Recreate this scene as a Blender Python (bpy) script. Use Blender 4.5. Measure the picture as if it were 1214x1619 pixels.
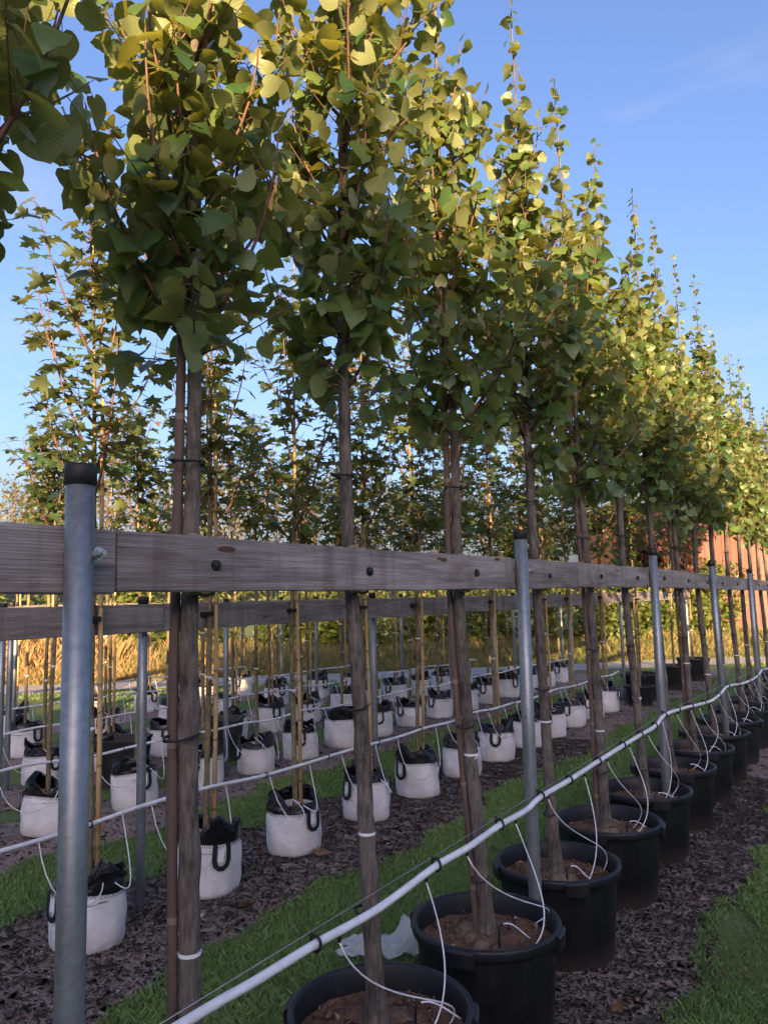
import bpy, math, random
import numpy as np
from mathutils import Matrix, Vector, Quaternion

sc = bpy.context.scene
for _o in list(bpy.data.objects):
    bpy.data.objects.remove(_o)
COL = sc.collection
R = math.radians

# ------------------------------------------------------------------ camera
F_PX, W_PX, H_PX = 1216.0, 1214.0, 1619.0
YAW, PITCH, ROLL, EYE = R(33.1), R(6.2), R(1.25), 1.66
_h = np.array([-math.sin(YAW), math.cos(YAW), 0]); _r = np.array([math.cos(YAW), math.sin(YAW), 0]); _z = np.array([0, 0, 1.0])
CF = _h * math.cos(PITCH) + _z * math.sin(PITCH)
_u = _z * math.cos(PITCH) - _h * math.sin(PITCH)
CU = _u * math.cos(ROLL) + _r * math.sin(ROLL)
CR = _r * math.cos(ROLL) - _u * math.sin(ROLL)
CP = np.array([0, 0, EYE])
cam = bpy.data.cameras.new('camera'); cam_o = bpy.data.objects.new('camera', cam); COL.objects.link(cam_o)
cam_o.matrix_world = Matrix(((CR[0], CU[0], -CF[0], 0), (CR[1], CU[1], -CF[1], 0), (CR[2], CU[2], -CF[2], EYE), (0, 0, 0, 1)))
cam.sensor_fit = 'VERTICAL'; cam.sensor_height = 24.0
cam.lens = 24.0 * F_PX / H_PX
cam.clip_start = 0.02; cam.clip_end = 2000
sc.camera = cam_o

# ------------------------------------------------------------------ sun, sky, exposure
SUN_EL = R(13.0)
SUN_AZ = np.array([0.62, -0.78]); SUN_AZ = SUN_AZ / np.linalg.norm(SUN_AZ)
to_sun = Vector((SUN_AZ[0] * math.cos(SUN_EL), SUN_AZ[1] * math.cos(SUN_EL), math.sin(SUN_EL)))
sun = bpy.data.lights.new('sun', 'SUN'); sun.energy = 5.0; sun.angle = R(0.53); sun.color = (1.0, 0.65, 0.33)
sun_o = bpy.data.objects.new('sun', sun); COL.objects.link(sun_o)
sun_o.rotation_mode = 'QUATERNION'; sun_o.rotation_quaternion = to_sun.to_track_quat('Z', 'Y')
sun_o.location = (20, -12, 12)
world = bpy.data.worlds.new('World'); sc.world = world; world.use_nodes = True
wn = world.node_tree; wn.nodes.clear()
w_out = wn.nodes.new('ShaderNodeOutputWorld'); w_bg = wn.nodes.new('ShaderNodeBackground')
w_sky = wn.nodes.new('ShaderNodeTexSky'); w_sky.sky_type = 'NISHITA'; w_sky.sun_disc = False
w_sky.sun_elevation = SUN_EL; w_sky.sun_rotation = math.atan2(SUN_AZ[0], SUN_AZ[1])
w_sky.air_density = 1.0; w_sky.dust_density = 4.8; w_sky.ozone_density = 4.0
w_bg.inputs['Strength'].default_value = 0.104
# thin high cloud wisps over the whole dome
tc = wn.nodes.new('ShaderNodeTexCoord'); mp = wn.nodes.new('ShaderNodeMapping'); mp.inputs['Scale'].default_value = (1.2, 2.6, 5.5)
mp.inputs['Location'].default_value = (2.3, 0.4, 1.1)
cn = wn.nodes.new('ShaderNodeTexNoise'); cn.inputs['Scale'].default_value = 1.7; cn.inputs['Detail'].default_value = 7; cn.inputs['Roughness'].default_value = 0.52
cr = wn.nodes.new('ShaderNodeMapRange'); cr.inputs['From Min'].default_value = 0.53; cr.inputs['From Max'].default_value = 0.85; cr.inputs['To Max'].default_value = 0.5
mx = wn.nodes.new('ShaderNodeMix'); mx.data_type = 'RGBA'; mx.inputs['B'].default_value = (1.9, 1.95, 2.3, 1)
wn.links.new(tc.outputs['Generated'], mp.inputs['Vector']); wn.links.new(mp.outputs['Vector'], cn.inputs['Vector'])
wn.links.new(cn.outputs['Fac'], cr.inputs['Value']); wn.links.new(cr.outputs['Result'], mx.inputs['Factor'])
wt = wn.nodes.new('ShaderNodeVectorMath'); wt.operation = 'MULTIPLY'; wt.inputs[1].default_value = (1.06, 0.89, 0.94)   # white balance of the whole dome
wn.links.new(w_sky.outputs['Color'], wt.inputs[0]); wn.links.new(wt.outputs['Vector'], mx.inputs['A']); wn.links.new(mx.outputs['Result'], w_bg.inputs['Color'])
wn.links.new(w_bg.outputs['Background'], w_out.inputs['Surface'])
vs = sc.view_settings; vs.view_transform = 'Standard'; vs.look = 'None'; vs.gamma = 1; vs.use_curve_mapping = False
vs.exposure = 2.05

# ------------------------------------------------------------------ helpers
rng = np.random.default_rng(7)
random.seed(7)
ORD = ['first', 'second', 'third', 'fourth', 'fifth', 'sixth', 'seventh', 'eighth', 'ninth', 'tenth', 'eleventh', 'twelfth', 'thirteenth',
       'fourteenth', 'fifteenth', 'sixteenth', 'seventeenth', 'eighteenth', 'nineteenth', 'twentieth', 'twenty-first', 'twenty-second', 'twenty-third', 'twenty-fourth']


class MB:
    """collects vertices and faces, then becomes one mesh object"""
    def __init__(self):
        self.v = []; self.f = []
    def add(self, v, f):
        n = len(self.v); self.v.extend([tuple(p) for p in v]); self.f.extend([tuple(i + n for i in q) for q in f]); return self
    def box(self, c, s, rot=None):
        x, y, z = s[0] / 2, s[1] / 2, s[2] / 2
        P = np.array([(-x, -y, -z), (x, -y, -z), (x, y, -z), (-x, y, -z), (-x, -y, z), (x, -y, z), (x, y, z), (-x, y, z)])
        if rot is not None:
            P = P @ np.array(rot).T
        return self.add(P + np.array(c), [(0, 3, 2, 1), (4, 5, 6, 7), (0, 1, 5, 4), (1, 2, 6, 5), (2, 3, 7, 6), (3, 0, 4, 7)])
    def tube(self, pts, rad, n=8, cap=True):
        v, f = tube(pts, rad, n, cap); return self.add(v, f)
    def lathe(self, prof, n=32, c=(0, 0, 0)):
        m = len(prof); a = np.arange(n) * 2 * math.pi / n
        V = [(c[0] + r * math.cos(t), c[1] + r * math.sin(t), c[2] + z) for r, z in prof for t in a]
        Fc = [(i * n + j, i * n + (j + 1) % n, (i + 1) * n + (j + 1) % n, (i + 1) * n + j) for i in range(m - 1) for j in range(n)]
        return self.add(V, Fc)
    def mesh(self, name, m, smooth=True):
        me = bpy.data.meshes.new(name); me.from_pydata(self.v, [], self.f); me.materials.append(m)
        if smooth:
            me.shade_smooth()
        return me
    def build(self, name, m, parent=None, smooth=True):
        return link(name, self.mesh(name, m, smooth), parent)


def tube(pts, rad, n=8, cap=True):
    P = np.array(pts, float); m = len(P)
    rad = np.full(m, rad, float) if np.isscalar(rad) else np.array(rad, float)
    T = np.gradient(P, axis=0); T /= np.linalg.norm(T, axis=1)[:, None] + 1e-12
    a = np.array([1, 0, 0]) if abs(T[0][0]) < 0.8 else np.array([0, 1, 0])
    u = np.cross(T[0], a); u /= np.linalg.norm(u)
    V = []; ang = np.arange(n) * 2 * math.pi / n; ca, sa = np.cos(ang)[:, None], np.sin(ang)[:, None]
    for i in range(m):
        u = u - T[i] * (u @ T[i]); u /= np.linalg.norm(u); w = np.cross(T[i], u)
        V.append(P[i] + rad[i] * (ca * u + sa * w))
    V = np.concatenate(V)
    Fc = [(i * n + j, i * n + (j + 1) % n, (i + 1) * n + (j + 1) % n, (i + 1) * n + j) for i in range(m - 1) for j in range(n)]
    if cap:
        Fc += [tuple(range(n - 1, -1, -1)), tuple((m - 1) * n + j for j in range(n))]
    return V, Fc


def link(name, data, parent=None, loc=None):
    o = bpy.data.objects.new(name, data); COL.objects.link(o)
    if parent is not None:
        o.parent = parent
    if loc is not None:
        o.location = loc
    return o


def tag(o, label=None, cat=None, group=None, kind=None):
    if label: o['label'] = label
    if cat: o['category'] = cat
    if group: o['group'] = group
    if kind: o['kind'] = kind
    return o


def thing(name, loc, label, cat, group=None, rz=0.0):
    o = link(name, None, None, loc); o.rotation_euler = (0, 0, rz); o.empty_display_size = 0.1
    return tag(o, label, cat, group)


def bez(p0, p1, p2, p3, n=14):
    t = np.linspace(0, 1, n)[:, None]; p0, p1, p2, p3 = map(np.array, (p0, p1, p2, p3))
    return (1 - t) ** 3 * p0 + 3 * (1 - t) ** 2 * t * p1 + 3 * (1 - t) * t ** 2 * p2 + t ** 3 * p3


def smooth_path(pts, per=6):
    """Catmull-Rom through pts"""
    P = np.array(pts, float); P = np.vstack([2 * P[0] - P[1], P, 2 * P[-1] - P[-2]]); out = []
    for i in range(1, len(P) - 2):
        for t in np.linspace(0, 1, per, endpoint=False):
            a, b, c, d = P[i - 1], P[i], P[i + 1], P[i + 2]
            out.append(0.5 * (2 * b + (c - a) * t + (2 * a - 5 * b + 4 * c - d) * t * t + (3 * b - a - 3 * c + d) * t ** 3))
    out.append(P[-2]); return np.array(out)


def project(P):
    """photo pixels and depth of world points (used only to pick which leaves become single objects)"""
    v = np.asarray(P) - CP; z = v @ CF; zz = np.where(np.abs(z) < 1e-6, 1e-6, z)
    return W_PX / 2 + F_PX * (v @ CR) / zz, H_PX / 2 - F_PX * (v @ CU) / zz, z


# ------------------------------------------------------------------ materials
class NT:
    def __init__(self, name):
        self.m = bpy.data.materials.new(name); self.m.use_nodes = True; self.t = self.m.node_tree; self.t.nodes.clear()
        self.out = self.t.nodes.new('ShaderNodeOutputMaterial')
    def n(self, typ, ins=None, **props):
        nd = self.t.nodes.new('ShaderNode' + typ)
        for k, v in props.items():
            setattr(nd, k, v)
        for k, v in (ins or {}).items():
            if isinstance(v, bpy.types.NodeSocket):
                self.t.links.new(v, nd.inputs[k])
            else:
                nd.inputs[k].default_value = v
        return nd
    def math(self, op, a, b=0.0, clamp=False):
        return self.n('Math', {0: a, 1: b}, operation=op, use_clamp=clamp).outputs[0]
    def coord(self, which='Object', scale=(1, 1, 1), loc=(0, 0, 0)):
        c = self.n('TexCoord').outputs[which]
        return self.n('Mapping', {'Vector': c, 'Scale': scale, 'Location': loc}).outputs[0]
    def noise(self, vec, scale, detail=4, rough=0.55, dist=0.0):
        return self.n('TexNoise', {'Vector': vec, 'Scale': scale, 'Detail': detail, 'Roughness': rough, 'Distortion': dist}).outputs['Fac']
    def ramp(self, fac, stops):
        nd = self.n('ValToRGB', {'Fac': fac}); e = nd.color_ramp.elements
        while len(e) < len(stops):
            e.new(0.5)
        for el, (p, c) in zip(e, stops):
            el.position = p; el.color = (*c, 1)
        return nd.outputs['Color']
    def mix(self, fac, a, b, blend='MIX'):
        nd = self.n('Mix', data_type='RGBA', blend_type=blend)
        for s, v in (('Factor', fac), ('A', a), ('B', b)):
            sk = [i for i in nd.inputs if i.name == s and i.enabled and (i.type == 'RGBA' or s == 'Factor')]
            sk = sk[0]
            if isinstance(v, bpy.types.NodeSocket):
                self.t.links.new(v, sk)
            else:
                sk.default_value = v if s == 'Factor' else (*v, 1)
        return [o for o in nd.outputs if o.enabled and o.type == 'RGBA'][0]
    def bump(self, h, strength=0.3, dist=0.01):
        return self.n('Bump', {'Height': h, 'Strength': strength, 'Distance': dist}).outputs[0]
    def pbr(self, color, rough=0.6, metal=0.0, normal=None, spec=0.5, trans=None, tcol=None):
        p = self.n('BsdfPrincipled', {'Roughness': rough, 'Metallic': metal, 'Specular IOR Level': spec})
        if isinstance(color, bpy.types.NodeSocket):
            self.t.links.new(color, p.inputs['Base Color'])
        else:
            p.inputs['Base Color'].default_value = (*color, 1)
        if normal is not None:
            self.t.links.new(normal, p.inputs['Normal'])
        sh = p.outputs[0]
        if trans:
            tl = self.n('BsdfTranslucent', {'Color': tcol})
            sh = self.n('MixShader', {0: trans, 1: sh, 2: tl.outputs[0]}).outputs[0]
        self.t.links.new(sh, self.out.inputs['Surface'])
        return self.m


def m_bark(name, dark, light, scale=1.0):
    k = NT(name); c = k.coord('Object', (1, 1, 0.22)); c2 = k.coord('Object', (1, 1, 1))
    a = k.noise(c, 90 * scale, 6, 0.65); b = k.noise(c2, 9 * scale, 4)
    col = k.ramp(k.math('ADD', k.math('MULTIPLY', a, 0.55), k.math('MULTIPLY', b, 0.45)), [(0.38, tuple(x * 0.75 for x in dark)), (0.50, tuple((x + y) / 2 for x, y in zip(dark, light))), (0.64, tuple(x * 1.15 for x in light))])
    lent = k.n('TexVoronoi', {'Vector': k.coord('Object', (60, 60, 130)), 'Scale': 1.0}).outputs['Distance']
    col = k.mix(k.math('LESS_THAN', lent, 0.11), col, tuple(min(1, x * 1.1) for x in light))
    return k.pbr(col, 0.85, normal=k.bump(k.math('ADD', a, k.math('MULTIPLY', b, 1.5)), 0.9, 0.006), spec=0.25)


def m_cane(name, a, b, ring):
    k = NT(name); c = k.coord('Object', (1, 1, 0.06)); n1 = k.noise(c, 70, 4, 0.6); n2 = k.noise(k.coord('Object'), 4, 4)
    col = k.ramp(k.math('ADD', k.math('MULTIPLY', n1, 0.5), k.math('MULTIPLY', n2, 0.5)), [(0.32, a), (0.68, b)])
    w = k.n('TexWave', {'Vector': k.coord('Object', (0, 0, 1)), 'Scale': 0.8, 'Distortion': 0.6}, bands_direction='Z').outputs['Fac']
    col = k.mix(k.math('GREATER_THAN', w, 0.996), col, ring)
    return k.pbr(col, 0.6, normal=k.bump(n1, 0.2, 0.002), spec=0.3)


def m_board():
    k = NT('weathered_board'); info = k.n('ObjectInfo').outputs['Random']
    off = k.n('CombineXYZ', {'X': k.math('MULTIPLY', info, 13.0), 'Y': k.math('MULTIPLY', info, 31.0), 'Z': k.math('MULTIPLY', info, 7.0)}).outputs[0]
    base = k.n('VectorMath', {0: k.n('TexCoord').outputs['Object'], 1: off}, operation='ADD').outputs[0]
    g = k.n('Mapping', {'Vector': base, 'Scale': (3, 0.9, 9)}).outputs[0]
    warp = k.noise(g, 1.6, 3, 0.5, 0.8)
    fine = k.noise(k.n('Mapping', {'Vector': base, 'Scale': (30, 5, 160)}).outputs[0], 1.0, 6, 0.7)
    rings = k.n('TexWave', {'Vector': k.n('Mapping', {'Vector': base, 'Scale': (0.2, 0.35, 5.0)}).outputs[0], 'Scale': 5.0, 'Distortion': 7.0, 'Detail': 3.0, 'Detail Scale': 0.8}, bands_direction='Z').outputs['Fac']
    t = k.math('ADD', k.math('MULTIPLY', rings, 0.06), k.math('ADD', k.math('MULTIPLY', fine, 0.50), k.math('MULTIPLY', warp, 0.42)))
    col = k.ramp(t, [(0.34, (0.105, 0.092, 0.086)), (0.50, (0.265, 0.238, 0.225)), (0.66, (0.43, 0.40, 0.385))])
    col = k.mix(k.math('MULTIPLY', k.n('MapRange', {'Value': rings, 'From Min': 0.90, 'From Max': 0.99}).outputs[0], 0.55), col, (0.075, 0.055, 0.048))
    stain = k.noise(k.n('Mapping', {'Vector': base, 'Scale': (2, 3.5, 9)}).outputs[0], 1.3, 5, 0.6)
    col = k.mix(k.math('MULTIPLY', k.n('MapRange', {'Value': stain, 'From Min': 0.55, 'From Max': 0.75}).outputs[0], 0.6), col, (0.13, 0.068, 0.045))
    drip = k.noise(k.n('Mapping', {'Vector': base, 'Scale': (4, 14, 1.2)}).outputs[0], 1.0, 4, 0.6)
    col = k.mix(k.math('MULTIPLY', k.n('MapRange', {'Value': drip, 'From Min': 0.52, 'From Max': 0.72}).outputs[0], 0.5), col, (0.075, 0.062, 0.06))
    vor = k.n('TexVoronoi', {'Vector': k.n('Mapping', {'Vector': base, 'Scale': (1, 3.2, 13)}).outputs[0], 'Scale': 0.9}).outputs['Distance']
    col = k.mix(k.math('LESS_THAN', vor, 0.09), col, (0.10, 0.048, 0.03))
    return k.pbr(col, 0.82, normal=k.bump(fine, 0.45, 0.004), spec=0.25)


def m_galv():
    k = NT('galvanised_steel'); c = k.coord('Object', (1, 1, 1))
    v = k.n('TexVoronoi', {'Vector': c, 'Scale': 70.0}).outputs['Color']
    b = k.noise(k.coord('Object', (1, 1, 0.12)), 22, 5, 0.6)
    l = k.noise(c, 5, 4)
    t = k.math('ADD', k.math('MULTIPLY', v, 0.16), k.math('ADD', k.math('MULTIPLY', b, 0.5), k.math('MULTIPLY', l, 0.3)))
    col = k.ramp(t, [(0.3, (0.17, 0.195, 0.21)), (0.7, (0.36, 0.39, 0.41))])
    return k.pbr(col, k.n('MapRange', {'Value': b, 'To Min': 0.36, 'To Max': 0.58}).outputs[0], 0.72, normal=k.bump(b, 0.06, 0.002))


def m_simple(name, col, rough, spec=0.5, var=0.25, nscale=30, bump=0.15, metal=0.0, bdist=0.003):
    k = NT(name); n1 = k.noise(k.coord('Object'), nscale, 5, 0.6)
    c = k.ramp(n1, [(0.3, tuple(x * (1 - var) for x in col)), (0.7, tuple(min(1, x * (1 + var)) for x in col))])
    return k.pbr(c, rough, metal, k.bump(n1, bump, bdist), spec)


def m_pot():
    k = NT('black_plastic'); c = k.coord('Object'); n1 = k.noise(c, 14, 6, 0.65); n2 = k.noise(k.coord('Object', (1, 1, 0.25)), 26, 5, 0.7)
    d = k.n('MapRange', {'Value': k.math('MULTIPLY', n1, n2), 'From Min': 0.22, 'From Max': 0.50}).outputs[0]
    col = k.mix(k.math('MULTIPLY', d, 0.7), (0.0055, 0.0068, 0.0098), (0.026, 0.026, 0.027))
    z = k.n('SeparateXYZ', {0: c}).outputs['Z']
    splash = k.math('MULTIPLY', k.n('MapRange', {'Value': k.math('ADD', z, k.math('MULTIPLY', n1, 0.12)), 'From Min': 0.18, 'From Max': 0.04}).outputs[0], 0.7)
    col = k.mix(splash, col, (0.07, 0.058, 0.048))
    return k.pbr(col, k.n('MapRange', {'Value': n1, 'To Min': 0.36, 'To Max': 0.62}).outputs[0], normal=k.bump(n2, 0.06, 0.002), spec=0.45)


def m_bag():
    k = NT('white_woven_fabric'); c = k.coord('Object')
    n1 = k.noise(c, 7, 5, 0.6); w = k.n('TexWave', {'Vector': c, 'Scale': 60, 'Distortion': 2.0}, bands_direction='Z').outputs['Fac']
    cr = k.noise(k.coord('Object', (1, 1, 1.6)), 16, 4, 0.7, 1.2)
    col = k.ramp(n1, [(0.3, (0.56, 0.56, 0.57)), (0.7, (0.74, 0.74, 0.755))])
    z = k.n('SeparateXYZ', {0: c}).outputs['Z']
    dirt = k.math('MULTIPLY', k.n('MapRange', {'Value': k.math('ADD', z, k.math('MULTIPLY', k.noise(c, 12, 5, 0.7), 0.16)), 'From Min': k.math('ADD', 0.14, k.math('MULTIPLY', k.n('ObjectInfo').outputs['Random'], 0.10)), 'From Max': 0.05}).outputs[0], 0.62)
    col = k.mix(dirt, col, (0.30, 0.27, 0.22))
    return k.pbr(col, 0.5, normal=k.bump(k.math('ADD', cr, k.math('MULTIPLY', w, 0.08)), 0.5, 0.012), spec=0.35)


def m_soil(name, a, b, sc_=1.0):
    k = NT(name); c = k.coord('Object'); n1 = k.noise(c, 42 * sc_, 8, 0.75); n2 = k.noise(c, 5 * sc_, 4)
    col = k.ramp(k.math('ADD', k.math('MULTIPLY', n1, 0.7), k.math('MULTIPLY', n2, 0.3)), [(0.32, a), (0.52, tuple((x + y) / 2 for x, y in zip(a, b))), (0.72, b)])
    return k.pbr(col, 0.95, normal=k.bump(n1, 0.9, 0.02), spec=0.1)


def m_leaf(name, dark, light, under, tcol, trans=0.32, rough=0.42, hue=None):
    k = NT(name)
    at = k.n('Attribute', attribute_name='rnd').outputs['Fac']; oi = k.n('ObjectInfo').outputs['Random']
    rv = k.math('FRACT', k.math('ADD', at, oi))
    uv = k.n('SeparateXYZ', {0: k.n('UVMap').outputs[0]}); u = k.math('ABSOLUTE', uv.outputs['X']); v = uv.outputs['Y']
    st = k.math('FRACT', k.math('MULTIPLY', k.math('SUBTRACT', v, k.math('MULTIPLY', u, 0.85)), 6.5))
    vein = k.math('MAXIMUM', k.math('LESS_THAN', st, 0.07), k.math('LESS_THAN', u, 0.018))
    col = k.ramp(rv, [(0.0, dark), (0.55, tuple((x + y) / 2 for x, y in zip(dark, light))), (0.93, light), (1.0, hue or light)])
    mott = k.noise(k.n('UVMap').outputs[0], 5.0, 3)
    col = k.mix(k.math('MULTIPLY', mott, 0.35), col, tuple(x * 0.6 for x in dark))
    col = k.mix(k.math('MULTIPLY', vein, 0.14), col, under)
    col = k.mix(k.n('NewGeometry').outputs['Backfacing'], col, under)
    puff = k.math('ABSOLUTE', k.math('SUBTRACT', st, 0.5))
    return k.pbr(col, rough, normal=k.bump(puff, 0.15, 0.006), spec=0.4, trans=trans, tcol=(*tcol, 1))


M = {
    'bark': m_bark('linden_bark', (0.055, 0.047, 0.041), (0.175, 0.15, 0.128)),
    'bark_young': m_bark('young_bark', (0.10, 0.085, 0.05), (0.28, 0.225, 0.125)),
    'twig': m_simple('reddish_twig', (0.13, 0.072, 0.05), 0.6, 0.35, 0.35, 40),
    'stake': m_cane('brown_stake', (0.07, 0.048, 0.04), (0.155, 0.105, 0.085), (0.21, 0.165, 0.135)),
    'cane': m_cane('yellow_cane', (0.36, 0.24, 0.11), (0.60, 0.42, 0.21), (0.26, 0.16, 0.08)),
    'board': m_board(), 'galv': m_galv(), 'pot': m_pot(), 'bag': m_bag(),
    'soil': m_soil('potting_soil', (0.06, 0.036, 0.025), (0.30, 0.175, 0.11)),
    'rootball': m_soil('root_ball_earth', (0.08, 0.06, 0.043), (0.30, 0.225, 0.165), 1.4),
    'black': m_simple('black_rubber', (0.012, 0.012, 0.014), 0.55, 0.4, 0.3, 60),
    'film': m_simple('black_film', (0.006, 0.0065, 0.008), 0.30, 0.4, 0.35, 18, 0.5, bdist=0.02),
    'white': m_simple('white_tube', (0.74, 0.75, 0.78), 0.38, 0.5, 0.08, 8, 0.03),
    'label': m_simple('white_label', (0.72, 0.74, 0.76), 0.5, 0.4, 0.08, 30, 0.05),
    'wire': m_simple('steel_wire', (0.30, 0.31, 0.32), 0.4, 0.5, 0.1, 30, 0.0, 0.7),
    'bolt': m_simple('zinc_bolt', (0.5, 0.52, 0.54), 0.3, 0.5, 0.15, 60, 0.05, 0.9),
    'jute': m_simple('jute_rope', (0.27, 0.21, 0.13), 0.9, 0.2, 0.4, 180, 0.6),
    'red_mark': m_simple('red_paint', (0.55, 0.06, 0.04), 0.6, 0.3, 0.15, 20),
    'stitch': m_simple('stitch_thread', (0.025, 0.025, 0.03), 0.7, 0.3, 0.2, 60),
    'linden': m_leaf('linden_leaf', (0.026, 0.080, 0.025), (0.120, 0.178, 0.042), (0.165, 0.20, 0.09), (0.42, 0.42, 0.06), 0.28, 0.38),
    'maple': m_leaf('maple_leaf', (0.027, 0.070, 0.024), (0.090, 0.138, 0.038), (0.12, 0.16, 0.075), (0.32, 0.33, 0.06), 0.28, 0.42, (0.24, 0.10, 0.03)),
    'pear': m_leaf('pear_leaf', (0.060, 0.078, 0.020), (0.150, 0.150, 0.042), (0.165, 0.165, 0.075), (0.32, 0.28, 0.06), 0.28, 0.42, (0.26, 0.15, 0.04)),
    'shrub': m_leaf('shrub_leaf', (0.050, 0.085, 0.018), (0.135, 0.165, 0.030), (0.14, 0.165, 0.06), (0.32, 0.34, 0.05), 0.3, 0.45),
    'red_leaf': m_leaf('red_leaf', (0.035, 0.014, 0.014), (0.12, 0.045, 0.03), (0.10, 0.05, 0.04), (0.25, 0.05, 0.03), 0.25, 0.45),
    'dead_leaf': m_simple('dead_leaf', (0.22, 0.115, 0.06), 0.8, 0.2, 0.4, 40, 0.5),
}


def m_blade(name, stops, rough=0.55, trans=0.3, tcol=(0.2, 0.3, 0.05, 1)):
    k = NT(name); rv = k.n('Attribute', attribute_name='rnd').outputs['Fac']
    return k.pbr(k.ramp(rv, stops), rough, spec=0.3, trans=trans, tcol=tcol)


k = NT('white_hose'); _c = k.coord('Object'); _n1 = k.noise(_c, 9, 6, 0.7); _n2 = k.noise(k.coord('Object', (1, 0.25, 1)), 60, 4, 0.6)
_col = k.mix(k.math('MULTIPLY', k.n('MapRange', {'Value': k.math('MULTIPLY', _n1, _n2), 'From Min': 0.22, 'From Max': 0.42}).outputs[0], 0.55), (0.74, 0.75, 0.78), (0.42, 0.39, 0.34))
M['hose'] = k.pbr(_col, 0.42, normal=k.bump(_n2, 0.08, 0.002), spec=0.45)
M['grass'] = m_blade('grass_blade', [(0.0, (0.10, 0.175, 0.060)), (0.6, (0.185, 0.295, 0.10)), (0.92, (0.27, 0.36, 0.15)), (1.0, (0.30, 0.25, 0.12))])
M['straw'] = m_blade('straw_blade', [(0.0, (0.11, 0.085, 0.042)), (0.6, (0.24, 0.185, 0.10)), (1.0, (0.09, 0.12, 0.035))], 0.7, 0.2, (0.3, 0.22, 0.1, 1))
M['dry'] = m_blade('dry_meadow_blade', [(0.0, (0.085, 0.125, 0.038)), (0.45, (0.22, 0.20, 0.085)), (1.0, (0.46, 0.27, 0.135))], 0.7, 0.35, (0.5, 0.32, 0.10, 1))
M['chip'] = m_blade('bark_chip', [(0.0, (0.22, 0.16, 0.125)), (0.45, (0.42, 0.325, 0.265)), (0.75, (0.56, 0.46, 0.40)), (0.93, (0.64, 0.575, 0.53)), (1.0, (0.78, 0.74, 0.71))], 0.85, 0, None)


def m_ground():
    k = NT('turf_ground'); c = k.coord('Object'); n1 = k.noise(c, 1.3, 5); n2 = k.noise(c, 30, 6, 0.7)
    t = k.math('ADD', k.math('MULTIPLY', n1, 0.5), k.math('MULTIPLY', n2, 0.5))
    col = k.ramp(t, [(0.33, (0.09, 0.115, 0.045)), (0.52, (0.125, 0.18, 0.06)), (0.70, (0.23, 0.205, 0.11))])
    return k.pbr(col, 0.95, normal=k.bump(n2, 0.8, 0.03), spec=0.1)


def m_mulch():
    k = NT('bark_mulch'); c = k.coord('Object'); v = k.n('TexVoronoi', {'Vector': k.coord('Object', (1, 1.4, 1)), 'Scale': 55.0}); n2 = k.noise(c, 3, 5); n3 = k.noise(c, 70, 6, 0.75)
    t = k.math('ADD', k.math('MULTIPLY', v.outputs['Color'], 0.35), k.math('ADD', k.math('MULTIPLY', n2, 0.3), k.math('MULTIPLY', n3, 0.35)))
    col = k.ramp(t, [(0.3, (0.12, 0.09, 0.075)), (0.55, (0.26, 0.20, 0.17)), (0.8, (0.40, 0.32, 0.28))])
    return k.pbr(col, 0.95, normal=k.bump(n3, 0.5, 0.01), spec=0.1)


def m_path():
    k = NT('gravel_path'); c = k.coord('Object'); n = k.noise(c, 60, 5, 0.7); n2 = k.noise(c, 2.0, 4)
    col = k.ramp(k.math('ADD', k.math('MULTIPLY', n, 0.5), k.math('MULTIPLY', n2, 0.5)), [(0.3, (0.22, 0.20, 0.19)), (0.7, (0.42, 0.39, 0.37))])
    return k.pbr(col, 0.95, normal=k.bump(n, 0.6, 0.02), spec=0.1)


# ------------------------------------------------------------------ ground
g = MB(); S = 700
g.add([(-S, -S, 0), (S, -S, 0), (S, S, 0), (-S, S, 0)], [(0, 1, 2, 3)])
tag(g.build('ground', m_ground(), None, False), kind='structure')

ROWX = [-1.37, -3.38, -5.15, -6.5, -7.9, -9.3]
BEDS = [(-1.88, -0.82), (-3.96, -2.80), (-5.62, -4.68), (-6.92, -6.10), (-8.28, -7.50), (-9.70, -8.92)]
Q_END = 14.3


def qline(x, y):                       # distance measure towards the gravel path that crosses beyond the rows
    return -0.69 * x + 0.724 * y


def bed_edge(i, s, y):
    y = np.asarray(y, float); e = BEDS[i][s]
    return e + 0.07 * np.sin(y * 2.1 + i * 1.7 + s * 2.3) + 0.05 * np.sin(y * 5.3 + i * 2.9 + s) + 0.03 * np.sin(y * 11.7 + i + s * 4)


def y_end(x):
    return (Q_END + 0.69 * x) / 0.724


def in_bed(x, y, grow=0.0):
    r = np.zeros(x.shape, bool)
    for i in range(len(BEDS)):
        r |= (x > bed_edge(i, 0, y) - grow) & (x < bed_edge(i, 1, y) + grow) & ((qline(x, y) < Q_END + 0.3) | (i == 0))
    return r


def bed_h(t, x, y):
    return 0.004 + 0.028 * np.sin(np.pi * np.clip(t, 0, 1)) ** 0.7 + (0.006 * np.sin(17 * x + 9 * y) + 0.005 * np.sin(31 * y - 12 * x)) * ((t > 0.02) & (t < 0.98))


def ground_h(x, y):
    h = np.zeros(np.shape(x))
    for i in range(len(BEDS)):
        l, r = bed_edge(i, 0, y), bed_edge(i, 1, y); t = (x - l) / (r - l)
        h = np.where((t > 0) & (t < 1), bed_h(t, x, y), h)
    return h


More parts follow.
